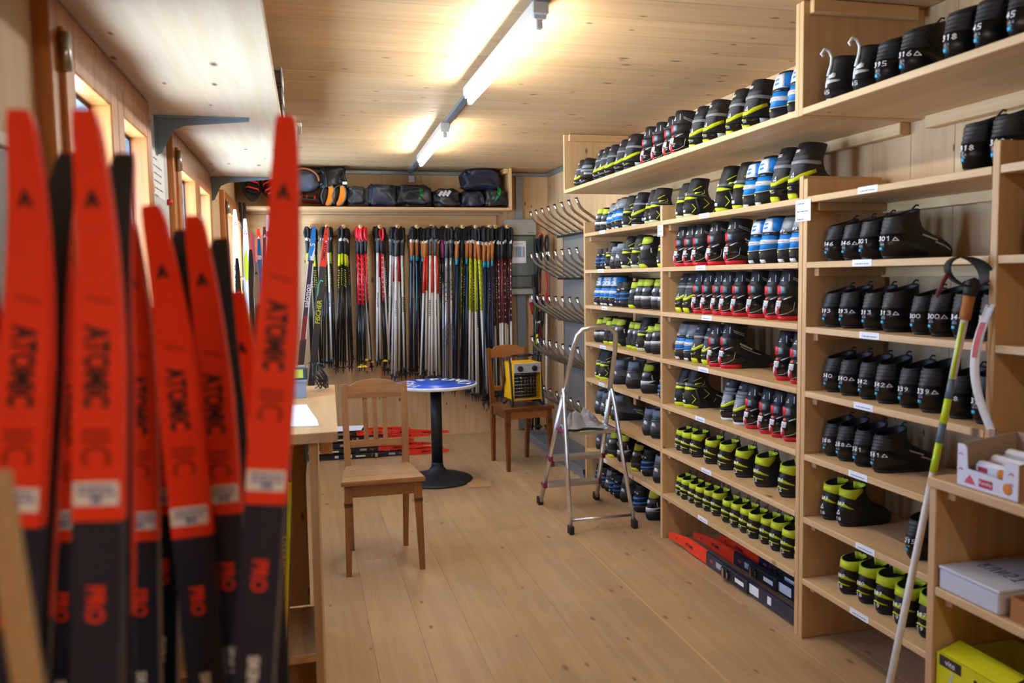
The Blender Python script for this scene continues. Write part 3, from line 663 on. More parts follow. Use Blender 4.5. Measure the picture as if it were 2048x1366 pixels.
def make_W(p):
    bt = Boot(.165, BKF, .0); bt.shell('shell', BLKB, p); sole(bt, p, BLKM, .010); bt.piece('heel_block', WHT, p, [(-40, .001, .014), (-30, .001, .018), (30, .001, .018), (40, .001, .014)], off=.004); bt.piece('heel_gap', BLKM, p, SK(.003, .013, 16), off=.0055)
    bt.piece('heel_counter', BLKM, p, SK(.02, .055, 90), off=.003)
    bt.piece('white_heel_print', WHT, p, [(-4, .058, .092), (20, .058, .098)], [(-52, .078, .083), (-4, .07, .085)], [(-34, .092, .104), (-20, .09, .108), (0, .088, .1)], off=.0025)
    lp = MB(); q = bt.pt(0, bt.H, .002); z0 = bt.pt(R(4), .10, .003)
    lp.tube([z0, bt.pt(0, .14, .003), q, q + Vector((-.012, 0, .022)), q + Vector((-.03, .002, .028)), q + Vector((-.04, .004, .012)), q + Vector((-.032, .004, .004))], .0052, 8); lp.build('pull_loop', WHT, p)
    return bt
KIND = {'A': (make_A, 'black and red racing boot'), 'B': (make_B, 'charcoal boot with yellow band'), 'B2': (lambda p: make_B(p, WHT, CHAR, WHT), 'charcoal yellow-banded white-soled boot'), 'B3': (lambda p: make_B(p, WHT, GRYL, WHT), 'pale grey boot with yellow band'),
        'N': (make_N, 'black boot with grey ankle strap'), 'C': (make_C, 'bright blue boot with white cuff plate'), 'C2': (lambda p: make_C(p, True), 'blue boot with grey cuff'), 'D': (make_D, 'black boot with yellow heel'),
        'D2': (lambda p: make_D(p, YELP), 'black and yellow boot with pale sole'), 'G': (make_G, 'yellow-collared boot with yellow heel'), 'G2': (lambda p: make_G(p, 2), 'yellow-collared boot with white heel band'),
        'H': (make_H, 'black boot with two blue straps'), 'I': (make_I, 'grey boot with slanted white sticker'), 'K': (make_K, "child's black boot with yellow collar"), 'K2': (lambda p: make_K(p, 2), 'low black boot with yellow collar'),
        'F': (make_F, 'plain black boot'), 'W': (make_W, 'black boot with white heel print')}
ROWS = [
('T', 1, 2.103, 1.835, 'B2:5.447:0.95 N:5.353:1 B2:5.063:1 B2:4.954:1 B2:4.857:1 B2:4.672:1 B2:4.534:1.05 A:4.284:1 A:4.147:1 A:3.990:1 A:3.891:1.05 B:3.697:1 B:3.546:1 B:3.324:1 B:3.192:1.05 C:2.982:1 C:2.857:1 W:2.617:1 W:2.474:1 F:2.357:1.1 F:2.235:1.1 F:2.052:1.1 F:1.946:1.1 F:1.835:1.1'),
('L', 1, 1.797, 1.965, 'G2:5.412:0.95 G2:5.270:0.85 C2:5.185:0.9 C2:5.093:1 C2:4.997:1 D2:4.900:1 B2:4.729:1 D2:4.552:1 D2:4.455:1'),
('L', 2, 1.541, 1.965, 'H:5.370:0.85 H:5.287:0.85 D2:5.203:0.9 I:5.103:0.9 I:5.011:1 D2:4.897:1 D2:4.739:1 G:4.635:1.05 D:4.351:1'),
('L', 3, 1.293, 1.965, 'C:5.409:1 C:5.312:1 C:5.216:1 C:5.119:1 H:5.025:0.95 H:4.931:1 G:4.778:0.9 G2:4.686:1 G2:4.590:1 G2:4.458:1 G2:4.351:1'),
('L', 4, 1.031, 1.965, 'G2:5.413:0.92 G2:5.321:1 G:5.229:0.9 G:5.137:1 G:5.035:1 G:4.840:0.95 G:4.742:0.95 D2:4.647:1 G2:4.532:0.9 G2:4.440:1'),
('L', 5, 0.774, 1.965, 'D:5.409:1 D:5.312:1 I:5.066:1 I:4.844:1.05 G2:4.603:1 H:4.356:0.9'),
('L', 6, 0.520, 1.965, 'I:5.409:1 I:5.312:1 D:5.216:1 I:5.117:1.05 I:4.575:1 I:4.477:1.03'),
('L', 7, 0.262, 1.965, 'I:5.415:0.9 I:5.239:0.9 G:5.150:0.95 G2:5.000:1 G:4.736:0.95 H:4.590:1 I:4.418:1'),
('L', 8, 0.000, 1.965, 'H:5.415:0.9 H:5.328:0.9 I:5.241:0.9 H:5.151:0.95 H:5.059:0.95 I:4.965:1 H:4.718:1.05 G2:4.538:1'),
('M', 1, 1.797, 1.965, 'D2:4.117:0.95 D2:4.022:1.02 D:3.663:1.1 D:3.520:1.1 C:3.416:1.05 C:3.312:1.1 B:3.179:1.15 B:3.040:1.15'),
('M', 2, 1.541, 1.965, 'A:4.114:1 A:4.017:1 A:3.921:1 A:3.757:1.03 A:3.570:1.03 C:3.357:1 C:3.258:1.03 C2:3.130:1 C2:3.031:1.03'),
('M', 3, 1.293, 1.965, 'B:4.114:1 B:4.017:1 A:3.921:1 A:3.824:1 A:3.706:1 A:3.609:1 A:3.513:1 A:3.367:1.02 A:3.216:1 A:3.119:1.02'),
('M', 4, 1.031, 1.965, 'C2:4.114:1 C2:4.017:1 B:3.921:1 B:3.824:1 A:3.728:1 A:3.629:1.05 A:3.137:1 A:3.016:1'),
('M', 5, 0.774, 1.965, 'D:4.114:1 D:4.015:1.05 B3:3.618:1 B3:3.482:1 A:3.382:0.95 A:3.261:0.95 A:3.169:0.95 A:3.074:1'),
('M', 6, 0.520, 1.965, 'K:4.121:0.88 K:4.035:0.9 K:3.945:0.95 K:3.776:0.95 K:3.638:1 K:3.477:1 K:3.295:1.05 K:3.107:1.08'),
('M', 7, 0.262, 1.965, 'K:4.125:0.8 K:4.045:0.85 K:3.965:0.82 K:3.884:0.84 K:3.802:0.86 K:3.716:0.92 K:3.602:0.86 K:3.517:0.9 K:3.430:0.9 K:3.343:0.9 K:3.255:0.92 K:3.162:1 K:3.068:0.95 K:2.976:0.95'),
('R', 1, 1.797, 1.965, 'F:2.111:1.1 F:2.004:1.12'),
('R', 2, 1.541, 1.965, 'F:2.789:1 F:2.692:1 F:2.593:1.03 F:2.472:1.08'),
('R', 3, 1.284, 1.965, 'F:2.791:0.97 F:2.696:1 F:2.570:1 F:2.469:1.03 F:2.325:0.95 F:2.231:1 F:2.133:1.03 F:2.029:1.03'),
('R', 4, 1.027, 1.965, 'F:2.790:0.98 F:2.687:1 F:2.584:1 F:2.480:1.03 F:2.375:1 F:2.274:1.08 F:2.149:1 F:2.048:1.08'),
('R', 5, 0.770, 1.965, 'F:2.792:0.95 F:2.698:1 F:2.601:1 F:2.504:1'),
('R', 6, 0.512, 1.965, 'K2:2.792:0.95 K2:2.699:0.97 F:2.311:1'),
('R', 7, 0.256, 1.965, 'K:2.667:1 K:2.568:1.05 K:2.466:1.08 K:2.363:1.05 K:2.258:1.12'),
('S', 1, 1.797, 1.965, 'F:1.837:1.12'),
('S', 2, 1.541, 1.965, 'F:1.841:1.05'),
]

ORD = ['', 'first', 'second', 'third', 'fourth', 'fifth', 'sixth', 'seventh', 'eighth', 'ninth', 'tenth', 'eleventh', 'twelfth', 'thirteenth', 'fourteenth']
UNIT = {'T': 'high shelf under the ceiling', 'L': 'far shelf', 'M': 'middle shelf', 'R': 'right shelf', 'S': 'nearest shelf'}
NUMS = {('T', 1): ['314', '314A', '395', '316A', '318'], ('R', 1): ['318', '318A'], ('R', 2): ['346', '346A', '301', '301A'], ('R', 3): ['393', '393A', '313', '313A', '300', '300A', '344', '344A'], ('R', 4): ['340', '340A', '342', '342A', '339', '339A', '318', '318A'],
        ('R', 5): ['288', '288A', '341', '341A'], ('R', 6): ['183', '183', '215'], ('R', 7): ['180', '180', '199', '197', '197'], ('S', 1): ['311'], ('S', 2): ['321'],
        ('M', 6): ['128', '116', '116', '113', '168', '129', '125', '126'], ('M', 7): ['127', '127', '163', '118', '104', '120', '111', '129', '114', '122', '123', '183', '121', '121']}
PROTO = {}; jr = random.Random(11)
for unit, k, z, xh, items in ROWS:
    its = [t.split(':') for t in items.split()]; nums = list(NUMS.get((unit, k), [])); seen = {}
    tot = {}
    for t, _, _ in its: tot[t] = tot.get(t, 0) + 1
    for t, y, s in its:
        y, s = float(y), float(s); seen[t] = seen.get(t, 0) + 1; i = seen[t]
        pos = 'only one' if tot[t] == 1 else ORD[i] + ' from left' if i < tot[t] else 'rightmost such'
        lab = '%s, %s, %s' % (KIND[t][1], pos, UNIT['T'] if unit == 'T' else 'floor under far shelf' if k == 8 else '%s row of %s' % (ORD[k], UNIT[unit]))
        grp = 'boots on the ' + UNIT[unit]
        if t not in PROTO:
            o = thing('ski_boot', lab, 'boot', group=grp); bt_ = KIND[t][0](o); PROTO[t] = (o, bt_, list(o.children))
        else:
            src = PROTO[t][0]; o = src.copy(); COL.objects.link(o); o['label'] = lab; o['group'] = grp
            for ch in PROTO[t][2]: dup(ch, parent=o)
        bt = PROTO[t][1]
        o.location = (xh + .012 + jr.uniform(-.006, .008), y, z + (.0008 if z else .001)); o.rotation_euler = (0, 0, R(jr.uniform(-1.5, 1.5))); o.scale = (s, s, s)
        if t in 'F' or t in ('K', 'K2', 'W'):
            nn = nums.pop(0) if nums else '45'
            if t == 'F': number(bt, nn, 10, .060, .0135, o, off=.0045, dth=16); number(bt, '44', 0, .045, .007, o, mat('faint_grey', '#9a9fa6', .6), .0045, name='painted_size')
            elif t == 'W': number(bt, '45', 12, .034, .013, o, off=.005)
            else: number(bt, nn, 14, bt.H - .082, .0115, o, off=.0042, dth=17, wd=.003); number(bt, nn[:2], 8, .026, .012, o, off=.0035, name='painted_size')
# ------------------------------------------------------------------ chairs, table, ladder, heater
def chair(label, loc, rz, m, mx, ms):
    t = thing('wooden_chair', label, 'chair', loc, (0, 0, rz))
    def bar(x0, y0, z0, x1, y1, z1, w0, d0, w1, d1, name, mm):
        b = MB(); vs = []
        for (x, y, z, w_, d_) in ((x0, y0, z0, w0, d0), (x1, y1, z1, w1, d1)):
            vs += [(x - w_, y - d_, z), (x + w_, y - d_, z), (x + w_, y + d_, z), (x - w_, y + d_, z)]
        b.add(vs, [(0, 1, 2, 3), (4, 7, 6, 5), (0, 4, 5, 1), (1, 5, 6, 2), (2, 6, 7, 3), (3, 7, 4, 0)]); return b.build(name, mm, t)
    for sx in (-1, 1):
        lg = bar(sx * .187, -.2, 0, sx * .175, -.168, .458, .0135, .0135, .021, .019, 'leg', m)
        g = MB()
        for z in (.355, .362, .369): g.box(sx * .178 - .0215, -.196, z, sx * .178 + .0215, -.157, z + .002, 0)
        g.build('turned_ring', mat('groove_dark', '#4d2d14', .5), lg)
        bar(sx * .149, .203, 0, sx * .158, .178, .462, .0135, .015, .0185, .017, 'leg', m)
        bar(sx * .158, .178, .4625, sx * .166, .235, .925, .0185, .0165, .015, .0115, 'back_post', m)
    b = MB(); P = []
    outl = [(-.213, -.202), (.213, -.202), (.172, .165), (-.172, .165)]
    b.prism(outl, .462, .48); b.prism([(x * .985, y * .985) for x, y in outl], .48, .484); b.build('seat', ms, t)
    for (x0, y0, x1, y1, w_) in ((-.155, -.176, .155, -.176, .012), (-.13, .178, .13, .178, .011)):
        MB().box(x0, y0 - w_, .398, x1, y0 + w_, .461, .002).build('apron', mx, t)
    for sx in (-1, 1): bar(sx * .175, -.15, .43, sx * .158, .165, .43, .010, .002, .010, .002, 'apron', m) if 0 else MB().box(-.01, -.15, .398, .01, .155, .461, .002).build('apron', m, t, (sx * .166, 0, 0), (0, 0, R(sx * 3)))
    # crest rail: arched above, straight below, slightly bowed
    def crest(z0, f1, name, n=12):
        rows = []
        for k in range(n + 1):
            u = -1 + 2 * k / n; x = u * .152; yb = .178 + (z0 - .4625) / .4625 * .057; bow = .012 * (1 - u * u); z1 = f1(u)
            y1 = .178 + (z1 - .4625) / .4625 * .057
            rows.append([(x, yb + bow - .009, z0), (x, y1 + bow - .009, z1), (x, y1 + bow + .009, z1), (x, yb + bow + .009, z0), (x, yb + bow - .009, z0)])
        b = MB(); b.grid(rows, False); b.f.append(tuple(range(0, 4))); b.f.append(tuple(len(b.v) - 5 + i for i in range(4))); b.s += [False, False]
        return b.build(name, mx, t)
    crest(.845, lambda u: .928 + .018 * max(0, math.cos(u * math.pi * .62)) - (.012 if abs(u) > .8 else 0), 'crest_rail')
    crest(.578, lambda u: .615, 'lower_rail')
    for sx in (-.052, 0, .052): bar(sx, .203, .612, sx * 1.04, .238, .85, .0125, .005, .0125, .005, 'slat', m)
    return t
chair('light brown wooden chair standing free beside the counter', (.358, 4.30, 0), 0, M_CHAIR, M_CHAIRX, M_SEAT)
chair('dark brown wooden chair under the yellow heater', (1.637, 6.236, 0), R(9), M_CHAIRD, mat('chair_crest', '#9a6030', .4), M_SEATD)
# round table
SIGN = mat('sign_blue', '#0b50cc', .3, coat=.15, var=.02)
tb = thing('round_table', 'round table with glossy blue lettered top on a black pedestal', 'table', (.915, 5.91, 0))
MB().lathe([(.30, .704), (.306, .708), (.306, .722), (.303, .7265), (.296, .7275)], 64).build('table_rim', WHT, tb)
top = MB().lathe([(.2955, .712), (.2955, .7285)], 64).build('blue_top', SIGN, tb)
def arc(body, size, r0, a0, a1):
    """lettering along a circle, tops outward"""
    n = len(body)
    for i, ch in enumerate(body):
        an = a0 + (a1 - a0) * i / (n - 1)
        vs, fs = text_pts(ch, size, .004)
        M = Matrix.Rotation(an - math.pi / 2, 4, 'Z') @ Matrix.Translation((0, r0, 0))
        yield [M @ Vector((x, y, .7291)) for x, y in vs], fs
b = MB()
for vs, fs in arc('TREFFPUNKT', .135, .212, R(218), R(-25)): b.add(vs, fs)
b.build('lettering', WHT, top)
BLKI = mat('black_cast_iron', '#23272d', .5, .3, bump=.2, bscale=200)
MB().lathe([(.26, 0), (.262, .01), (.255, .018), (.21, .034), (.13, .052), (.075, .072), (.05, .1), (.044, .12), (.0425, .14)], 48).build('base', BLKI, tb)
MB().lathe([(.0415, .12), (.0415, .7035)], 28).build('column', BLKI, tb)
MB().lathe([(.12, .690), (.12, .7038)], 24).build('top_plate', BLKI, tb)
tag(MB().add([(1.08, 5.62, .002), (1.25, 5.6, .002), (1.27, 5.72, .004), (1.21, 5.86, .002), (1.12, 5.84, .012), (1.08, 5.62, .004), (1.25, 5.6, .004), (1.27, 5.72, .006), (1.21, 5.86, .004), (1.12, 5.84, .014)], [(0, 1, 2, 3, 4), (9, 8, 7, 6, 5), (0, 5, 6, 1), (1, 6, 7, 2), (2, 7, 8, 3), (3, 8, 9, 4), (4, 9, 5, 0)]).build('cardboard_shim', mat('cardboard', '#b98f5e', .85)), 'torn brown cardboard under the foot of the round table', 'cardboard')
# stepladder
ld = thing('stepladder', 'aluminium stepladder with a round hoop handle and grey rag', 'ladder', (0, 0, 0)); ld['label'] = 'small aluminium stepladder with a tall hoop handle'
PURPL = mat('plum_plastic', '#7d2348', .45)
LX0, LX1 = 1.462, 1.856
def rl(z, side):                                  # stile of the step side: y, x at height z
    return Vector(((LX0 + .06 * z if side == 0 else LX1 - .06 * z), 5.07 - .49 * z, z))
def oval(b, pts, rx, ry, n=10, closed=False):
    k = len(b.v); b.tube(pts, 1, n, closed=closed)
    pts = [Vector(p) for p in pts]
    for i in range(len(pts)):
        for j in range(n):
            v = Vector(b.v[k + i * n + j]) - pts[i]; v.x *= rx; v.y *= ry; v.z *= ry; b.v[k + i * n + j] = tuple(pts[i] + v)
    return b
for s_ in (0, 1):
    oval(MB(), [rl(.03, s_), rl(.8, s_)], .014, .022).build('step_stile', ALU, ld)
    MB().box(-.017, -.026, 0, .017, .026, .05, .004).build('foot', BLKM, ld, rl(0, s_))
    x = LX0 - .003 if s_ == 0 else LX1; sg = 1 if s_ == 0 else -1
    oval(MB(), [(x, 4.42, .03), (x + sg * .022, 4.545, .41), (x + sg * .036, 4.63, .70), (x + sg * .042, 4.66, .785), (x + sg * .045, 4.675, .81), (x + sg * .048, 4.69, .795), (x + sg * .048, 4.70, .76)], .012, .018).build('support_leg', ALU, ld)
    MB().box(-.015, -.024, 0, .015, .024, .05, .004).build('foot', BLKM, ld, (x, 4.418, 0))
hp = [rl(.74, 0) + Vector((.004, 0, 0)), rl(.95, 0), rl(1.08, 0)]
a0, a1 = rl(1.13, 0), rl(1.13, 1); tp = 5.07 - .49 * 1.2
arc_ = [Vector((a0.x + .012, a0.y - .01, 1.155)), Vector((a0.x + .04, tp + .012, 1.185)), Vector((a0.x + .08, tp, 1.198)), Vector((a1.x - .08, tp, 1.198)), Vector((a1.x - .04, tp + .012, 1.185)), Vector((a1.x - .012, a1.y - .01, 1.155))]
MB().tube(hp + arc_ + [rl(1.08, 1), rl(.95, 1), rl(.74, 1) - Vector((.004, 0, 0))], .0145, 12).build('hoop_handle', ALU, ld)
for z in (.15, .345):
    p, q = rl(z, 0), rl(z, 1)
    MB().box(p.x + .012, p.y - .04, z - .016, q.x - .012, p.y + .045, z + .012, .004).build('step', ALU, ld)
    for v, sg in ((p, 1), (q, -1)): MB().box(v.x + sg * .0005 - .014, v.y - .03, z - .02, v.x + .014, v.y + .03, z + .014, .004).build('step_clip', PURPL, ld)
MB().box(LX0 + .045, 4.585, .545, LX1 - .045, 4.80, .57, .006).build('platform', ALU, ld)
for x in (LX0 + .036, LX1 - .036): MB().box(x - .012, 4.60, .55, x + .012, 4.78, .566, .003).build('platform_clip', PURPL, ld)
MB().tube([(LX0 + .003, 4.435, .075), (LX1 - .003, 4.435, .075)], .009, 8).build('cross_bar', ALU, ld)
for x in (LX0 + .048, LX1 - .05): MB().tube([(x - .016, 4.68, .79), (x + .016, 4.68, .79)], .008, 8).build('pivot_bolt', BLKM, ld)
# rag over the platform
n = 34; P = []
for i in range(n):
    rw = []
    for j in range(n):
        u, v = i / (n - 1) - .5, j / (n - 1) - .5
        x = 1.62 + u * .27 + .02 * math.sin(v * 9); y = 4.69 + v * .2 + .02 * math.sin(u * 11 + 2)
        rr = max(0, 1 - (u * u + v * v) * 4.2)
        h = .577 + rr * (.035 + .115 * abs(noise.noise((u * 4.5 + 3, v * 4.5, 1.3))) + .05 * abs(noise.noise((u * 10, v * 10, 4)))) + .006
        if x < 1.508: d = (1.508 - x); x = 1.508 - d * .22 ; h = min(h, .582) - d * 1.25
        rw.append((x, y, h))
    P.append(rw)
b = MB(); b.grid(P); o = tag(b.build('cleaning_rag', mat('rag_grey', '#97959a', .9, bump=.3)), 'crumpled grey rag lying on the stepladder platform', 'cloth')
md = o.modifiers.new('solid', 'SOLIDIFY'); md.thickness = .003; md.offset = 1
# fan heater on the dark chair
HY = mat('heater_yellow', '#f0b707', .4); HG = mat('heater_grey', '#a8acb0', .4); TUB = mat('tube_black', '#2a2a2c', .35, .4)
ht = thing('fan_heater', 'yellow electric fan heater with two knobs on the chair', 'heater', (1.655, 6.20, .4845), (0, 0, R(6)))
HT = mat('heater_inside', '#0f0f10', .4)
b = MB(); W_, D_, z0, z1 = .116, .11, .055, .345
b.box(-W_, -D_, z0, -W_ + .006, D_, z1, .001).box(W_ - .006, -D_, z0, W_, D_, z1, .001).box(-W_, -D_, z1 - .006, W_, D_, z1, .001).box(-W_, -D_, z0, W_, D_, z0 + .006, .001).box(-W_ + .006, D_ - .006, z0 + .006, W_ - .006, D_, z1 - .006, .001)
b.build('casing', HY, ht)
b = MB().box(-W_ + .0065, -.02, z0 + .007, W_ - .0065, -.012, z1 - .08, 0); b.build('heater_back', HT, ht)
cp = MB().box(-W_ + .004, -D_ - .004, z1 - .078, W_ - .004, -D_ + .004, z1 - .003, .004).build('control_panel', HG, ht)
for x in (-.062, .058):
    MB().lathe([(.0225, 0), (.0215, .012), (.018, .014)], 20).build('knob', BLKM, cp, (x, -D_ - .0042, z1 - .043), (R(90), 0, 0))
lines('print', INK, cp, (-.02, -D_ - .0046, z1 - .022), (.048, 0, 0), (0, 0, .008), [1.0]); lines('print', INK, cp, (-.015, -D_ - .0046, z1 - .068), (.03, 0, 0), (0, 0, .005), [.8]); lines('print', INK, cp, (.085, -D_ - .0046, z1 - .042), (.02, 0, 0), (0, 0, .006), [1, 1])
for i in range(22):
    z = z0 + .012 + i * (z1 - z0 - .1) / 21
    MB().tube([(-W_ + .004, -D_ + .002, z), (W_ - .004, -D_ + .002, z)], .0014, 5).build('grille_wire', TUB if i % 3 else STEEL, ht)
for i in range(7):
    x = -.085 + i * .028
    MB().tube([(x, -.06 + .03 * abs(i - 3) / 3, z0 + .02), (x, -.06 + .03 * abs(i - 3) / 3, z1 - .09)], .006, 8).build('heating_rod', mat('heating_rod', '#6b6560', .25, .9), ht)
for sx in (-1, 1):
    x = sx * (W_ + .012)
    MB().tube([(x, .10, .37), (x, .06, .2), (x, .12, .10), (x, .125, .02), (x, .10, .0095), (x, .05, .02), (x, .0, .05), (x, -.04, .05), (x, -.08, .02), (x, -.105, .0095), (x, -.125, .02), (x, -.12, .06), (x, -.06, .36), (x, -.045, .385)], .0085, 8).build('tube_frame', TUB, ht)
MB().tube([(-W_ - .012, -.045, .385), (-W_ + .015, -.04, .398), (W_ - .015, -.04, .398), (W_ + .012, -.045, .385)], .0085, 8).build('handle_bar', TUB, ht)
MB().tube([(-.055, -.04, .398), (.055, -.04, .398)], .0125, 10).build('handle_grip', BLKM, ht)

# ------------------------------------------------------------------ counter on the left
ct = thing('rental_counter', 'wooden rental counter at the left with an overhanging top', 'counter')
M_CTOP = wood('counter_top_wood', '#ddbd8b', '#c59b66', 'Y', 'Z', .4, .45, .1, grain=.7, vary=0)
MB().add([(-.53, 2.42, 1.02), (.082, 2.44, 1.02), (.113, 3.55, 1.02), (-.53, 3.55, 1.02), (-.53, 2.42, 1.05), (.082, 2.44, 1.05), (.113, 3.55, 1.05), (-.53, 3.55, 1.05)], [(0, 3, 2, 1), (4, 5, 6, 7), (0, 1, 5, 4), (1, 2, 6, 5), (2, 3, 7, 6), (3, 0, 4, 7)]).build('worktop', M_CTOP, ct)
MB().box(-.012, -.5, 0, .012, .5, 1.019, .002).build('end_panel', M_PANEL, ct, (.017, 2.97, 0), (0, 0, R(-1)))
for x in (-.53, -.40, -.27, -.14): MB().box(.001, -.01, .37, .124, .01, 1.015, .002).build('back_board', M_PANEL, ct, (x, 2.86, 0))
box('shelf', M_CTOP, (-.53, 2.47, .34), (.002, 2.848, .366), ct, .002); box('floor_board', M_CTOP, (-.53, 2.5, .0), (.002, 3.4, .02), ct, .002)
box('plinth_board', M_PANEL, (-.53, 2.75, .02), (.002, 2.772, .338), ct, .002)
for yy in (2.6, 3.3): box('cleat', M_CLEAT, (.031, yy - .02, .955), (.07, yy + .02, 1.0195), ct, .003)
tu = thing('storage_tub', 'grey tub with a yellow label on the counter', 'tub', (-.05, 3.23, 1.0508))
TUBG = mat('tub_grey', '#8d96a0', .4); b = MB(); b.prism([(-.045, -.045), (.045, -.045), (.045, .045), (-.045, .045)], 0, .062); b.box(-.05, -.05, .06, .05, .05, .07, .002)
b.build('tub_body', TUBG, tu); MB().box(-.048, -.048, .0705, .048, .048, .118, .004).build('clear_lid', mat('tub_lid', '#4c5560', .2), tu); MB().box(-.035, -.0495, .078, .035, -.0485, .11, 0).build('lid_label', mat('label_yellow_green', '#c6cf4a', .6), tu)
MB().box(.0485, -.04, .074, .054, .04, .116, .002).build('clasp', GRYC, tu)
pa = MB().add([(-.42, 2.62, 1.0508), (.03, 2.55, 1.0508), (.026, 2.66, 1.0508), (.0, 2.93, 1.0508), (-.005, 3.0, 1.0508), (-.42, 3.02, 1.0508)] + [(-.42, 2.62, 1.0525), (.03, 2.55, 1.0525), (.026, 2.66, 1.0525), (.0, 2.93, 1.0525), (-.005, 3.0, 1.0525), (-.42, 3.02, 1.0525)], [tuple(range(6))[::-1], tuple(range(6, 12))] + [(i, (i + 1) % 6, 6 + (i + 1) % 6, 6 + i) for i in range(6)])
tag(pa.build('paper_sheets', WHP), 'white sheets of paper on the rental counter', 'paper')
cn = MB(); cr = random.Random(5)
for i in range(9):
    x = .05 + cr.uniform(-.012, .018); y_ = 3.4 + cr.uniform(-.04, .04); pts = []
    for k in range(14):
        a = k * .9 + i; pts.append((x + .018 * math.cos(a), y_ + .018 * math.sin(a), 1.0535 + .11 * abs(math.sin(k * .35 + i * .6)) * (1 - k / 20)))
    cn.tube(pts, .002, 5)
tag(cn.build('tangled_cord', mat('cord_black', '#26282d', .5)), 'tangled black cord on the far end of the counter', 'cord')

# ------------------------------------------------------------------ boot dryer, fuse box, conduits
dr = thing('boot_dryer', 'stainless boot dryer with rows of bent steel tubes', 'dryer')
PANL = mat('dryer_panel', '#8a8883', .5, .2)
for za, zb in ((.22, .73), (.735, 1.11), (1.115, 1.48), (1.485, 1.85)): box('back_panel', PANL, (2.262, 5.6, za), (2.285, 6.98, zb), dr, .003)
for r_, (zt, zr) in enumerate(((2.06, 1.86), (1.702, 1.49), (1.338, 1.125), (.973, .745), (.575, .36))):
    box('tube_rail', STEEL, (2.205, 5.56, zr - .022), (2.262, 7.0, zr + .012), dr, .004)
    for k in range(8):
        y_ = 6.885 - k * .1765
        MB().tube([(2.215, y_ + .012, zr), (2.16, y_ + .01, zr + .008), (2.13, y_ + .008, zr + .022), (1.98, y_, zr + .118), (1.958, y_, zr + .142), (1.945, y_, zr + .17), (1.93, y_, zt)], .0115, 8).build('drying_tube', STEEL, dr)
        MB().tube([(1.9302, y_, zt - .002), (1.9285, y_, zt + .006)], .0128, 8).build('tube_cap', BLKM, dr)
b = MB(); b.box(1.95, 5.6, .0, 2.29, 7.2, .035, .003).box(1.95, 5.6, .035, 1.962, 7.2, .075, .002).box(1.95, 5.6, .035, 2.29, 5.612, .075, .002).box(1.95, 7.188, .035, 2.29, 7.2, .075, .002)
tag(b.build('drip_tray', mat('tray_steel', '#8e9aa3', .35, .6, var=.1)), 'blue grey steel drip tray on the floor under the boot dryer', 'tray')
for y_ in (5.585, 6.99): box('upright', STEEL, (2.262, y_ - .015, .08), (2.29, y_ + .015, 1.9), dr, .003)
fb = thing('fuse_box', 'grey fuse box with a dark window on the back wall', 'fuse box', (2.02, YB - .0005, 0))
CABG = mat('fuse_box_grey', '#a3a29d', .5)
box('cover_top', CABG, (-.16, -.085, 1.895), (.155, 0, 2.045), fb, .006); box('cover_bottom', CABG, (-.145, -.085, 1.33), (.145, 0, 1.385), fb, .006)
box('housing', mat('fuse_box_dark', '#4d524d', .4), (-.15, -.06, 1.386), (.15, 0, 1.894), fb, .003)
DW = mat('smoked_window', '#666f68', .12, coat=.5)
for a_, b_ in ((1.40, 1.50), (1.51, 1.68), (1.69, 1.885)): box('window_pane', DW, (-.128, -.072, a_), (.128, -.0605, b_), fb, .003)
ps = box('paper_sheet', WHP, (-.10, -.0745, 1.63), (.05, -.073, 1.84), fb, 0)
for i, c in enumerate(('#b9b2ae', '#cfcac6', '#9aa0a8', '#7fa6c9', '#6d9ac6', '#c9c5c1', '#aaa5a1')): box('chart_column', mat('chart_%d' % i, c, .8), (-.062 + i * .018, -.0016, -.05), (-.046 + i * .018, -.0008, .052), ps, 0)
lines('print', INK, ps, (-.04, -.0009, .075), (.09, 0, 0), (0, 0, .01), [1.0]); lines('print', INK, fb, (.06, -.0855, 1.915), (.07, 0, 0), (0, 0, .012), [1.0])
for (xa, xb, za, zb, lb) in ((1.985, 2.055, 2.046, 2.455, 'grey cable duct above the fuse box'), (1.985, 2.075, .02, 1.3285, 'grey galvanised cable duct below the fuse box')):
    tag(box('cable_duct', GALV, (xa, YB - .045, za), (xb, YB - .001, zb), None, .003), lb, 'duct')
sk = thing('power_socket', 'red and white round power socket beside the cable duct', 'socket', (2.15, YB - .001, 1.2))
MB().tube([(0, -.02, .09), (0, -.05, .05)], .043, 16).build('socket_cap', WHT, sk); MB().tube([(0, -.045, .05), (.004, -.07, -.06)], [.043, .034], 16).build('plug_body', mat('plug_red', '#cf1f22', .35), sk)
MB().tube([(.004, -.069, -.06), (.006, -.06, -.14), (.01, -.03, -.4), (.012, -.012, -.9), (.012, -.012, -1.19)], [.026, .014, .01, .01, .01], 8).build('cable', mat('cable_grey', '#8c8c8a', .5), sk); MB().box(-.03, -.03, -.02, .03, 0, .13, .006).build('socket_mount', CABG, sk)
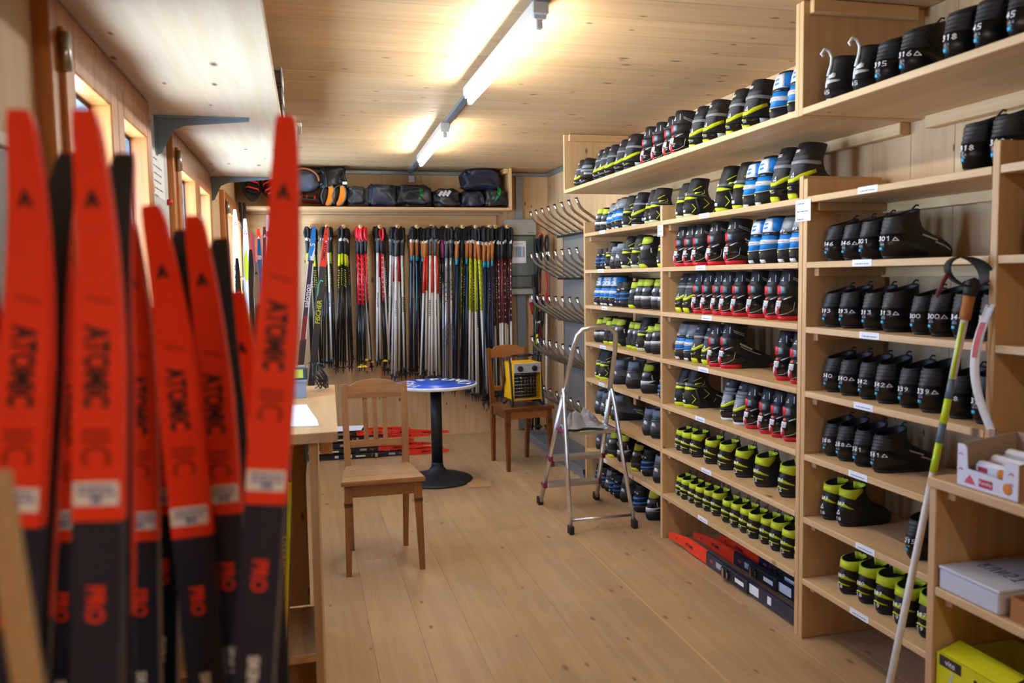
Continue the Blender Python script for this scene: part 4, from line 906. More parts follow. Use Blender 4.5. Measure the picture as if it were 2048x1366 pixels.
# ------------------------------------------------------------------ skis
def ski(name, label, L, w, segs, loc, matrix=None, rot=(0, 0, 0), group=None, tipc=.045, base=SKB, flip=False, decals=(), th=.016, tail=.3, tipl=.22, cat='ski'):
    """Local frame: tail at z = 0, tip at z = L, top sheet towards -Y. segs = [(z0, z1, material, part name)]."""
    o = thing(name, label, cat, loc, rot, group)
    if matrix: o.matrix_world = Matrix.Translation(loc) @ matrix
    def cur(z):
        t = max(0, (z - (L - tipl)) / tipl); t2 = max(0, (.06 - z) / .06); return -tipc * t ** 2.2 - .006 * t2 * t2
    def wid(z):
        d = L - z
        k = 1.0 if d > tipl else (.46 + .54 * min(1, d / tipl) ** .8) if d > .012 else .36 + .15 * (max(d, 0) / .012) ** .5
        return w * k * (.93 + .07 * abs(2 * z / L - 1))
    def thk(z): return th * (1 - .45 * max(0, (z - (L - tipl)) / tipl) - .35 * max(0, 1 - z / .4))
    def slab(z0, z1, ya, yb, name_, m, wf=1.0):
        st = [z0, z1]
        for q in (.012, .004): st.append(L - q)
        st += [L - tipl * i / 9 for i in range(1, 10)] + [L * i / 6 for i in range(1, 6)] + [.03, .06]
        st = sorted(set(round(z, 4) for z in st if z0 <= z <= z1)); rows = []
        for z in st:
            h = wid(z) * .5 * wf; c = cur(z); a, b_ = ya(z) + c, yb(z) + c
            rows.append([(-h, b_, z), (-h * .93, a, z), (h * .93, a, z), (h, b_, z), (-h, b_, z)])
        b = MB(); b.grid(rows, False); k = len(b.v); b.f += [(0, 1, 2, 3), (k - 2, k - 3, k - 4, k - 5)]; b.s += [False, False]
        return b.build(name_, m, o)
    parts = {}
    for z0, z1, m, nm in segs: parts[nm] = slab(z0, z1, lambda z: -thk(z), lambda z: -.0022, nm, m)
    slab(.002, L - .0015, lambda z: -.0021, lambda z: 0, 'base', base, .99)
    def face(u, v): return (u, cur(v) - thk(v) - .0006, v)
    for d in decals:
        kind, par = d[0], parts.get(d[1], o)
        if kind == 'text':                          # (text, part, string, size, centre z, material, cw?, x)
            _, _, s_, sz, zc, m = d[:6]; cw = d[6] if len(d) > 6 else True; x0 = d[7] if len(d) > 7 else 0
            k_ = d[8] if len(d) > 8 else 1.0
            fn = (lambda x, y: face(x0 + y, zc - x * k_)) if cw else (lambda x, y: face(x0 - y, zc + x * k_))
            text_on('lettering', m, s_, sz, fn, par, .0012 if sz < .04 and m is SKT else .0006)
        elif kind == 'patch':                       # (patch, part, x0, x1, z0, z1, material)
            _, _, x0, x1, z0, z1, m = d[:7]; nm = d[7] if len(d) > 7 else 'sticker'
            q = MB(); n_ = 6
            q.grid([[face(x, z0 + (z1 - z0) * i / n_) for x in (x0, x1)] for i in range(n_ + 1)], False); p_ = q.build(nm, m, par)
            if len(d) > 8:
                q = MB(); rr = random.Random(int(zc_ * 100) if (zc_ := z0) else 0)
                for k in range(d[8]):
                    z = z1 - (k + 1) * (z1 - z0) / (d[8] + 1); x = x0 + (x1 - x0) * (.12 if k < d[8] - 1 else .4)
                    while x < x0 + (x1 - x0) * (.85 if k < d[8] - 1 else .62):
                        l = (x1 - x0) * (.05 + .1 * rr.random()); hz = (z1 - z0) * .07 * (1 if k < d[8] - 1 else 2)
                        q.add([(x, face(x, z)[1] - .0005, z - hz), (x + l, face(x + l, z)[1] - .0005, z - hz), (x + l, face(x + l, z)[1] - .0005, z + hz), (x, face(x, z)[1] - .0005, z + hz)], [(0, 1, 2, 3)]); x += l + (x1 - x0) * .03
                q.build('sticker_print', INKB, par)
        elif kind == 'tri':                         # small A shaped emblem
            _, _, zc, sz, m = d; q = MB()
            q.add([face(-.5 * sz, zc - .4 * sz), face(-.2 * sz, zc - .4 * sz), face(0, zc - .05 * sz), face(.2 * sz, zc - .4 * sz), face(.5 * sz, zc - .4 * sz), face(.08 * sz, zc + .7 * sz), face(-.08 * sz, zc + .7 * sz)], [(0, 1, 2, 6), (2, 3, 4, 5), (2, 5, 6)])
            q.build('emblem', m, par)
        elif kind == 'dots':                        # three small triangles
            _, _, zc, sz, m = d; q = MB()
            for (x, z) in ((-.4, -.3), (.4, -.3), (0, .35)): q.add([face((x - .3) * sz, zc + (z - .25) * sz), face((x + .3) * sz, zc + (z - .25) * sz), face(x * sz, zc + (z + .3) * sz)], [(0, 1, 2)])
            q.build('emblem', m, par)
        elif kind == 'poly':                        # (poly, part, [(x, z)], material, name)
            _, _, pts, m, nm = d; MB().add([face(x, z) for x, z in pts], [tuple(range(len(pts)))]).build(nm, m, par)
        elif kind == 'bind':                        # binding around z
            _, _, zc, m = d; q = MB(); y0 = -th
            q.box(-w * .42, y0 - .012, zc - .16, w * .42, y0 - .0005, zc + .08, .003).box(-w * .3, y0 - .024, zc + .01, w * .3, y0 - .0125, zc + .07, .004).build('binding_plate', BLKM, o)
            MB().box(-w * .34, y0 - .03, zc + .03, w * .34, y0 - .0245, zc + .05, .002).box(-w * .2, y0 - .026, zc - .0, w * .2, y0 - .0125, zc + .008, .001).build('binding_bail', STEEL, o)
            MB().box(-w * .14, y0 - .0126, zc - .13, w * .14, y0 - .0121, zc - .05, 0).build('binding_sticker', WHP, o)
    return o
def red_ski(label, L, w, loc, rot=(0, 0, 0), matrix=None, group='red racing skis', red=.45, sticker=True, k=1.0, base=SKB, tip=.045, bind=None, name='red_ski', small=False):
    zr = L - red * k
    q = L - .09 * k
    d = [('tri', 'red_section', L - .075 * k, .014 * k, SKT)]
    if not small:
        d += [('text', 'red_section', 'ATOMIC', .029 * k, L - .222 * k, SKT, True, .0, .66), ('text', 'red_section', '/', .03 * k, L - .162 * k, SKRD, True, .002, .8), ('text', 'red_section', 'IIC', .036 * k, L - .296 * k, SKRD, True, 0, .8)]
        if sticker: d += [('patch', 'red_section', -w * .43, w * .43, zr + .014 * k, zr + .036 * k, WHP, 'sticker', 3)]
        d += [('text', 'navy_section', 'PRO', .022 * k, zr - .075 * k, SKR, True, 0, .8), ('text', 'navy_section', 'SKIN', .015 * k, zr - .175 * k, WHP, True)]
    else: d += [('text', 'red_section', 'ATOMIC', .024 * k, L - .22 * k, SKT, True), ('text', 'navy_section', 'PRO', .016 * k, zr - .06 * k, SKR, True), ('patch', 'navy_section', -w * .2, w * .2, zr - .17 * k, zr - .11 * k, mat('grey_sticker', '#a9adb0', .5)), ('patch', 'navy_section', -w * .3, w * .3, zr - .5, zr - .4, WHP), ('patch', 'navy_section', -w * .25, w * .25, zr - .6, zr - .57, WHP)]
    if bind: d.append(('bind', 'navy_section', bind, None))
    return ski(name, label, L, w, [(zr, L, SKR, 'red_section'), (0, zr - .0005, SKN, 'navy_section')], loc, matrix, rot, group, decals=d, base=base, tipc=tip)
def standing(top, low, yaw_to_camera=0):
    """Foot point and rotation of a ski whose centre line runs through two points; its top sheet faces the room's front."""
    a, b = Vector(low), Vector(top); dz = (b - a).normalized(); foot = a - dz * (a.z / dz.z); L = (b - foot).length
    dx = Vector((math.cos(yaw_to_camera), math.sin(yaw_to_camera), 0)); dx = (dx - dz * dx.dot(dz)).normalized(); dy = dz.cross(dx)
    return foot, L, Matrix((dx, dy, dz)).transposed().to_4x4()
# foreground: pairs of red racing skis standing in the rack; the second ski of a pair shows its dark base behind the first
FG = [((-.228, .849, 1.646), (-.256, .826, 1.321), .047, 'frontmost red ski at the far left of the rack', .003, .368),
      ((-.174, .835, 1.645), (-.186, .809, 1.323), .046, 'second frontmost red ski from the left, upright', .002, .362),
      ((-.160, 1.053, 1.582), (-.138, 1.017, 1.229), .049, 'red ski leaning right in the middle of the rack', .010, .385),
      ((-.118, 1.072, 1.572), (-.104, 1.041, 1.252), .046, 'red ski just right of the middle leaning ski', .012, .357),
      ((-.080, 1.159, 1.482), (-.077, 1.134, 1.205), .046, 'lowest red ski tip, half behind the tall right ski', .02, .34),
      ((-.007, .917, 1.662), (-.043, .895, 1.30), .046, 'tall rightmost red ski of the rack leaning left', None, .40),
      ((-.263, 1.057, 1.572), (-.276, 1.033, 1.248), .045, 'red ski behind the gap between the two leftmost skis', None, .37),
      ((-.196, 1.10, 1.572), (-.203, 1.075, 1.224), .045, 'red ski mostly hidden right of the second ski', None, .39),
      ((-.172, 1.175, 1.552), (-.186, 1.15, 1.241), .044, 'narrow red ski glimpsed behind the middle skis', None, .36),
      ((-.312, .975, 1.532), (-.325, .95, 1.328), .046, 'red ski cut off by the left picture edge', None, .36)]
for i, (tp_, lo_, w_, lb, back, red) in enumerate(FG):
    ft, L, mx = standing(tp_, lo_, -.1)
    red_ski(lb, L, w_, ft, matrix=mx, red=red, group='red skis standing in the foreground rack')
    if back is not None:
        up = Vector(tp_) + Vector((back - .003, .020, -.010)); dn = Vector(lo_) + Vector((back * .8, .016, 0))
        f2, L2, m2 = standing(up, dn, math.pi - .1)
        ski('dark_based_ski', 'black ski base behind the ' + lb.split(',')[0], L2, w_ * .96, [(L2 - .45, L2, SKR, 'red_section'), (0, L2 - .4505, SKN, 'navy_section')], f2, m2, group='backs of the paired skis in the rack')
# the slatted rack that holds them
rk = thing('ski_rack', 'wooden rack holding the red skis, pale bar at the lower left', 'rack')
M_RK = wood('rack_wood', '#cbb58f', '#b39a70', 'Z', None, 0, .6, grain=.6, vary=.06)
MB().box(-.0085, -.008, 0, .0085, .008, 1.375, .002).build('rack_bar', M_RK, rk, (-.10, .615, .002), (0, R(-4.5), 0))
for z in (.35, .75):
    MB().box(-.46, -.012, -.02, .10, .012, .02, .002).build('rack_rail', M_RK, rk, (0, 1.215, z)); MB().box(-.46, -.012, -.02, .10, .012, .02, .002).build('rack_rail', M_RK, rk, (0, .70, z * .8))
for x in (-.47, .11): MB().box(-.012, -.30, 0, .012, .27, .80, .002).build('rack_side', M_RK, rk, (x, .96, 0))
# skis leaning at the far end of the counter, and along the left wall
SB = mat('ski_blue', '#1f86dd', .3, coat=.3); SW = mat('ski_white', '#e8ecf0', .3, coat=.3); SPU = mat('ski_plum', '#3a2440', .3, coat=.3); SDR = mat('ski_dark_red', '#8c2a2c', .3); SG = mat('ski_graphite', '#30343a', .3, coat=.3); SGN = mat('ski_lime', '#c4dc22', .35); SAL = mat('ski_salmon', '#ee5a44', .3); STE = mat('ski_taupe', '#a39a90', .4); SPK = mat('ski_magenta', '#b03a8c', .35)
ft, L, mx = standing((.082, 5.9, 1.862), (.008, 5.86, 1.29), 0)
ski('blue_ski', 'blue and white ski beside the tall red ski, reading salomon', L, .047, [(L - .23, L, SB, 'tip_section'), (L - .80, L - .2305, SPU, 'middle_section'), (0, L - .8005, SG, 'tail_section')], ft, mx, tipc=.05, group='skis leaning behind the counter', decals=[
    ('text', 'middle_section', 'salomon', .048, L - .48, WHP, False, -.002), ('poly', 'tip_section', [(-.008, L - .2), (.004, L - .2), (.02, L - .12), (.02, L - .17), (.02, L - .23), (-.002, L - .23)], SW, 'white_wedge'),
    ('text', 'tip_section', 'S', .05, L - .12, WHP, True), ('patch', 'middle_section', .0145, .021, L - .78, L - .25, SW, 'white_edge'), ('poly', 'middle_section', [(-.022, L - .79), (-.022, L - .24), (-.014, L - .24), (-.018, L - .79)], SW, 'white_edge'), ('poly', 'middle_section', [(-.017, L - .79), (-.012, L - .62), (.013, L - .62), (.013, L - .79)], SDR, 'red_fade')])
ft, L, mx = standing((.168, 5.93, 1.86), (.045, 5.90, .905), 0)
ski('red_black_ski', 'red tipped black ski with yellow FISCHER lettering', L, .049, [(L - .27, L, SKR, 'red_section'), (0, L - .2705, SG, 'black_section')], ft, mx, tipc=.05, group='skis leaning behind the counter', decals=[
    ('tri', 'red_section', L - .045, .012, SKT), ('text', 'red_section', 'ATOMIC', .032, L - .165, SKT, True), ('text', 'black_section', 'FISCHER', .045, L - .59, YEL, False), ('patch', 'red_section', .002, .01, L - .098, L - .088, WHP),
    ('poly', 'black_section', [(-.02, L - .48), (-.02, L - .40), (-.008, L - .365), (.012, L - .37), (.012, L - .378), (-.006, L - .374), (-.014, L - .405), (-.014, L - .48)], mat('mint', '#57d9a8', .4), 'mint_curve')])
LW = [(465, SW, SG, 2.02, -.492, 6.35, 'tall white ski nearest the window, black lettering', [('dots', 'tip_section', .10, .022, RED), ('text', 'tip_section', 'FISCHER', .046, .48, SKT, False)], .048),
      (483, SW, SGN, 1.955, -.425, 6.38, 'white ski fading to lime green beside the window', [('dots', 'tip_section', .10, .02, RED), ('poly', 'tip_section', [(-.01, .45), (-.018, .3), (0, .22), (.018, .36), (.02, .45)], SGN, 'lime_flash')], .045),
      (510, SKR, SW, 1.885, -.335, 6.42, 'red tipped ski with a white middle, small white emblem', [('tri', 'tip_section', .07, .02, WHP)], .045),
      (521, SG, SKR, 1.9, -.292, 6.46, 'graphite ski with white emblem behind the red one', [('tri', 'tip_section', .07, .022, WHP), ('text', 'tip_section', 'ATOMIC', .04, .36, WHP, True)], .043),
      (530, SW, SPK, 1.985, -.262, 6.40, 'white and magenta ski tip left of the tall red ski', [('patch', 'tip_section', -.015, .015, .12, .16, RED)], .044),
      (518, SAL, SAL, 1.62, -.285, 6.1, 'short salmon red ski in front of the left wall skis', [('tri', 'tip_section', .07, .018, SKRD), ('text', 'tip_section', 'ATOMIC', .036, .25, SKRD, True)], .05),
      (498, SG, SG, 1.72, -.378, 6.15, 'short black ski standing before the lime one', [], .05),
      (475, SG, SG, 1.66, -.47, 6.12, 'stubby black ski at the foot of the white one', [('text', 'tip_section', 'FISCHER', .034, .3, WHP, False)], .042),
      (503, STE, SG, 1.63, -.34, 6.07, 'taupe tipped short ski with dark emblem', [('tri', 'tip_section', .08, .02, SKT)], .046),
      (512, SB, SG, 1.80, -.322, 6.2, 'short blue and white ski before the red tipped one', [('patch', 'tip_section', -.014, .014, .12, .15, WHP)], .04),
      (492, SDR, SG, 1.86, -.388, 6.52, 'dark red checked ski behind the white skis', [], .042)]
for _, m1, m2, zt, x, y_, lb, dec, w_ in LW:
    L = zt; d2 = []
    for d in dec:
        d = list(d)
        if d[0] in ('dots', 'tri'): d[2] = L - d[2]
        elif d[0] == 'text': d[4] = L - d[4]
        elif d[0] == 'patch': d[4], d[5] = L - d[5], L - d[4]
        elif d[0] == 'poly': d[2] = [(a, L - b_) for a, b_ in d[2]]
        d2.append(tuple(d))
    ski('wall_ski', lb, L, w_, [(L - .7, L, m1, 'tip_section'), (0, L - .7005, m2, 'tail_section')], (x, y_, .001), None, (0, R(.6), 0), 'skis standing along the left wall', decals=d2)
box_ = thing('wall_ski_rack', 'wooden rack rail behind the skis along the left wall', 'rack')
box('rack_rail', M_RK, (XL + .002, 6.56, 1.2), (-.2, 6.6, 1.28), box_); box('rack_post', M_RK, (-.24, 6.56, 0), (-.2, 6.6, 1.1995), box_); box('rack_post', M_RK, (XL + .002, 6.56, 0), (XL + .04, 6.6, 1.1995), box_)
# red skis lying under the middle boot shelf, on edge, tips away from the camera
EDGE = Matrix(((0, 1, 0), (0, 0, 1), (1, 0, 0))).to_4x4()
def edge(tip, tail_dir, roll):
    dz = Vector(tail_dir).normalized() * -1; dx = (Vector((0, 0, 1)) * math.cos(roll) + Vector((1, 0, 0)) * math.sin(roll)); dx = (dx - dz * dx.dot(dz)).normalized()
    return Matrix((dx, dz.cross(dx), dz)).transposed().to_4x4()
for (tip, d, lb, L) in (((1.975, 4.12, .043), (.0, -1, 0), 'front red tipped ski lying under the middle boot shelf', 1.2), ((2.105, 4.08, .043), (.012, -1, 0), 'second red tipped ski lying under the middle shelf, behind the first', 1.17), ((2.20, 4.0, .043), (.012, -1, 0), 'rear dark ski lying under the middle boot shelf', 1.08)):
    dz = Vector(d).normalized(); tail = Vector(tip) + dz * L
    red_ski(lb, L, .072, tail, matrix=edge(tip, d, 0), group='skis lying under the middle shelf', red=.42, k=.95, bind=L * .45, small=True, tip=.03 if 'rear' not in lb else .01)
# heap of red skis on the floor at the back left, tips to the right
LAY = Matrix(((0, 0, 1), (0, 1, 0), (-1, 0, 0)))
jr = random.Random(4); k = 0
names = ['lowest ski', 'second ski up', 'third ski up', 'fourth ski up', 'topmost ski']
for row, (yy, cnt) in enumerate(((6.86, 5), (6.96, 5), (7.06, 4))):
    for i in range(cnt):
        L = 1.15 + .12 * jr.random(); xt = [1.0, .93, .78, 1.03, .72][i] + (.0, .12, -.02)[row] + jr.uniform(-.04, .04); 
        dx = Vector((0, jr.uniform(-.006, .006), -1)).normalized(); dz = Vector((1, jr.uniform(-.012, .012), 0)).normalized()
        if row == 0 and i == 0: xt = 1.16
        m_ = Matrix((Vector((0, 0, -1)), dz.cross(Vector((0, 0, -1))), dz)).transposed().to_4x4()
        red_ski('%s in the %s row of red skis heaped on the floor' % (names[i], ['front', 'middle', 'rear'][row]), L, .044, (xt - L, yy, .0235 + i * .0475), matrix=m_, group='red skis heaped on the floor at the back', red=.40, k=.9, bind=.52, small=True, tip=.03); k += 1
tag(MB().add([(.12, 6.81, .246), (.42, 6.80, .246), (.46, 7.02, .246), (.15, 7.05, .246), (.12, 6.81, .2475), (.42, 6.80, .2475), (.46, 7.02, .2475), (.15, 7.05, .2475)], [(0, 3, 2, 1), (4, 5, 6, 7), (0, 1, 5, 4), (1, 2, 6, 5), (2, 3, 7, 6), (3, 0, 4, 7)]).build('loose_paper', WHP), 'loose white sheet lying on the heap of red skis', 'paper')

# ------------------------------------------------------------------ ski poles hanging on the back wall
pr = thing('pole_rack', 'wooden rail with round pegs for ski poles on the back wall', 'rack')
box('rack_board', M_BSHELF, (XL + .01, YB - .024, 1.90), (1.80, YB - .0005, 2.085), pr, .003)
box('rack_strip', M_BSHELF, (XL + .01, YB - .016, 1.89), (1.80, YB - .0005, 1.899), pr, .002)
PEGS = [.073, .217, .36, .508, .68, .84, 1.016, 1.149, 1.296, 1.436, 1.558, 1.693, 1.745, 1.86]
for x in PEGS:
    pg = MB().tube([(x, YB - .025 if x < 1.8 else YB - .09, 1.975), (x, 7.42, 1.968)], .0195, 16).build('peg', M_PEG, pr)
    MB().lathe([(.006, 0), (.005, .001)], 8).build('peg_hole', mat('peg_hole', '#7a4f2a', .7), pg, (x, 7.4195, 1.968), (R(90), 0, 0))
CORK = mat('cork', '#a8662d', .8, bump=.3, bscale=300); TEAL = mat('teal', '#1f8fb0', .35); NAVY = mat('pole_navy', '#1a2140', .3); PRED = mat('pole_red', '#cf1c2b', .3, coat=.3); PORG = mat('pole_orange_red', '#ee3d22', .3, coat=.3); PWHT = mat('pole_white', '#dcdad4', .35); PSIL = mat('pole_silver', '#b9bcc6', .25, .6); PMAR = mat('pole_maroon', '#6d2a35', .35); PYEL = mat('pole_yellow', '#c9cf1c', .35); PBLK = mat('pole_black', '#141416', .3, coat=.3); BYEL = mat('basket_yellow', '#f0c21a', .5); PGRY = mat('pole_grey_grip', '#3f434a', .6)
CLR = mat('basket_clear', '#b9c4cc', .2); PDT = mat('pole_dark_teal', '#16505c', .35); PGRN = mat('pole_dark_green', '#3f4a22', .35)
# kind: grip, upper sleeve (colour, length), shaft, basket, horn colour, print on the shaft
PK = {'y': (BLKM, PYEL, .10, PBLK, BLKM, WHT, ('dash', PYEL)), 'r': (BLKM, PRED, .46, PBLK, BYEL, RED, ('dash', WHP)), 'b': (BLKM, PBLK, .2, PBLK, BLKM, BLKM, ('dash', SIL)), 'w': (PGRY, PWHT, .1, PWHT, BLKM, GRYC, ('swix', INK)),
      'p': (BLKM, PRED, .22, PWHT, BLKM, WHT, ('dash', PMAR)), 't': (CORK, TEAL, .05, NAVY, BLKM, WHT, ('stripe', TEAL)), 'o': (CORK, PORG, .31, PWHT, BLKM, WHT, ('dash', SKRD)), 's': (PGRY, PSIL, .1, PSIL, CLR, GRYC, ('check', INK)),
      'c': (CORK, PYEL, .40, PWHT, BLKM, WHT, ('dash', PGRN)), 'm': (BLKM, PMAR, .50, PWHT, BLKM, WHT, ('dash', WHP)), 'g': (BLKM, PGRN, .5, PBLK, BLKM, BLKM, ('dash', PYEL)), 'd': (CORK, TEAL, .05, PBLK, BLKM, WHT, ('stripe', PDT)), 'k': (PURP, PBLK, .2, PBLK, BLKM, PURP, ('dash', GRYC))}
PNAME = {'y': 'black ski pole with yellow upper sleeve', 'r': 'red and black ski pole', 'b': 'plain black ski pole', 'w': 'long white ski pole with grey grip', 'p': 'white and red ski pole', 't': 'navy cork-grip ski pole', 'o': 'orange and white ski pole with cork grip', 's': 'silver ski pole with checkered print',
         'c': 'yellow and white ski pole with cork grip', 'm': 'maroon and white ski pole with black grip', 'g': 'black ski pole with green upper shaft', 'd': 'black ski pole with cork grip', 'k': 'black ski pole with purple grip'}
def make_pole(o, k, strap=True):
    grip, up, ul, lo, bk, horn, pt_ = PK[k]; L = 1.35
    g = MB().tube([(0, 0, -.085), (0, 0, -.10), (0, -.004, -.13), (0, 0, -.19), (0, 0, -.235)], [.011, .0165, .0175, .0145, .0135], 10).build('grip', grip, o)
    MB().add([(-.012, -.012, -.125), (.012, -.012, -.125), (.016, .014, -.115), (-.016, .014, -.115), (-.008, -.022, -.098), (.012, -.03, -.086), (.018, .012, -.09), (-.012, .016, -.088)], [(0, 3, 2, 1), (4, 5, 6, 7), (0, 1, 5, 4), (1, 2, 6, 5), (2, 3, 7, 6), (3, 0, 4, 7)]).build('grip_top', horn, g)
    MB().tube([(0, 0, -.235), (0, 0, -.245 - (ul if ul > .06 else .035))], [.0112, .0106], 8).build('upper_sleeve', up, o); z0 = -.245 - (ul if ul > .06 else .035)
    sh = MB().tube([(0, 0, z0), (0, 0, -L + .055)], [.0102, .0082], 8).build('shaft', lo, o)
    b = MB(); pk_, pm = pt_
    def ring(za, zb, a0, a1, r, off=.0004):
        n_ = 3; b.grid([[((r + off) * math.sin(a0 + (a1 - a0) * i / n_), -(r + off) * math.cos(a0 + (a1 - a0) * i / n_), z) for i in range(n_ + 1)] for z in (za, zb)])
    if pk_ == 'dash':
        for i in range(9 if ul > .2 else 0): z = -.27 - (ul - .03) * i / 9; ring(z, z - .012, -.35, .25, .0113)
        if ul <= .2: [ring(-.38 - .022 * q, -.39 - .022 * q, -.5 + .2 * (q % 2), .2 + .2 * (q % 2), .0104) for q in range(8)]
    elif pk_ == 'swix':
        for i in range(9): z = -.62 - i * .016; ring(z, z - .010, -1 + .1 * (i % 3), .5, .0096)
    elif pk_ == 'check':
        for zc in (-.42, -.80):
            for i in range(10): z = zc - i * .02; ring(z, z - .011, -1.2 if i % 2 else -.1, -.1 if i % 2 else 1.1, .0104)
    else: b.grid([[(x, -.0105, z) for x in (-.003, .003)] for z in (-.30, -.72)])
    if b.v: b.build('shaft_print', pm, sh)
    b = MB(); n_ = 10; vs = [(0, 0, -L + .075)]
    for i in range(n_): a = 2 * math.pi * i / n_; r_ = .030 if i % 2 else .016; vs.append((r_ * math.cos(a), r_ * math.sin(a) - .008, -L + .052))
    vs.append((0, 0, -L + .045)); b.add(vs, [(0, 1 + i, 1 + (i + 1) % n_) for i in range(n_)] + [(n_ + 1, 1 + (i + 1) % n_, 1 + i) for i in range(n_)])
    b.build('basket', bk, o); MB().tube([(0, 0, -L + .06), (0, 0, -L + .025), (0, 0, -L)], [.008, .005, .002], 6).build('pole_tip', BLKM, o)
    if strap:
        sp_ = RED if k in 'r' else BLK
        b = MB(); rows = []
        for i in range(19):
            a = 2 * math.pi * i / 18; r1 = 1 + .12 * math.sin(3 * a)
            x, z = .024 * math.sin(a) * r1, -.042 + .062 * math.cos(a); rows.append([(x, -.016, z), (x, .016, z), (x * .3, .016, -.042 + (z + .042) * .7), (x * .3, -.016, -.042 + (z + .042) * .7), (x, -.016, z)])
        b.grid(rows); b.build('strap', sp_, o)
PP = {}
def place_pole(k, x, y, z, xb, zb, label, group, yb=None):
    """Hangs with its strap at (x, y, z); the tip ends at (xb, ~, zb)."""
    if k not in PP: o = thing('ski_pole', label, 'ski pole', group=group); make_pole(o, k); PP[k] = o
    else: o = dup(PP[k], label, group)
    L = math.hypot(xb - x, z - zb); o.location = (x, y, z); o.rotation_euler = (math.atan2((yb - y) if yb else 0, z - zb), -math.atan2(xb - x, z - zb), jr.uniform(-1.1, 1.1)); s = L / 1.35
    o.scale = (1, 1, s); return o
# bundle per peg: kinds, x of the lowest ends, height of the lowest ends
BN = [('yybyyb', (.02, .19), .68), ('yyybwyb', (.13, .26), .68), ('ybyybyyb', (.24, .42), .66), ('brrwrrpbr', (.44, .61), .655), ('bwpbbrbwb', (.59, .77), .65), ('wbwpwwpwbwgb', (.66, .93), .555), ('tbtwbtbdbtb', (.88, 1.08), .56), ('obobwobowbo', (1.0, 1.22), .53),
      ('bksbsssbssgb', (1.18, 1.35), .43), ('tdbtbgdbbtbd', (1.31, 1.47), .40), ('bcdcbcwbcbcb', (1.44, 1.69), .32), ('tbtbtbdbtbbd', (1.59, 1.74), .27), ('bmgmbmb', (1.69, 1.80), .30), ('mbmmbmb', (1.80, 1.91), .33)]
PEGN = ['first', 'second', 'third', 'fourth', 'fifth', 'sixth', 'seventh', 'eighth', 'ninth', 'tenth', 'eleventh', 'twelfth', 'thirteenth', 'last']
for pi, (ks, (xa, xb), zb) in enumerate(BN):
    n = len(ks); cnt = {}
    for i, k in enumerate(ks):
        x = PEGS[pi]; u = (i + .5) / n; cnt[k] = cnt.get(k, 0) + 1
        y = (7.43 if k not in 'bd' else 7.50) + (i % 4) * (.026 if k not in 'bd' else .022)
        nm = PNAME[k] if ks.count(k) == 1 else '%s, %s such' % (PNAME[k], ORD[cnt[k]])
        place_pole(k, x + (u - .5) * (.075 if pi < 5 else .12) + jr.uniform(-.008, .008), min(y, 7.575), 1.955 - jr.uniform(0, .02), xa + (xb - xa) * u, zb + jr.uniform(-.02, .06), '%s, %s peg' % (nm, PEGN[pi]), 'ski poles on the %s peg' % PEGN[pi], min(y + .015, 7.585))
# poles standing in the right back corner, beside the boot dryer
CO = [('y', 2.05, 1.16, 2.13), ('b', 2.10, 1.86, 2.17), ('b', 2.13, 1.83, 2.14), ('r', 2.17, 1.88, 2.19), ('p', 2.21, 1.86, 2.22), ('g', 2.15, 1.5, 2.10), ('b', 2.07, 1.28, 2.12), ('b', 2.10, 1.30, 2.15), ('b', 2.13, 1.27, 2.18)]
CL = ['yellow sleeved pole by the power socket', 'leftmost tall black pole behind the dryer tubes', 'second tall black pole behind the dryer tubes', 'red sleeved pole behind the dryer tubes', 'white and red pole at the wall corner', 'green sleeved pole leaning behind the dryer', 'short black pole under the power socket', 'middle short black pole in the corner', 'rightmost short black pole in the corner']
for (k, x, zt, xb), lb in zip(CO, CL):
    place_pole(k, xb, 7.36 + .03 * (CL.index(lb) % 4), zt, x - .02, .004, lb, 'poles standing in the back right corner', 7.34 + .03 * (CL.index(lb) % 4))
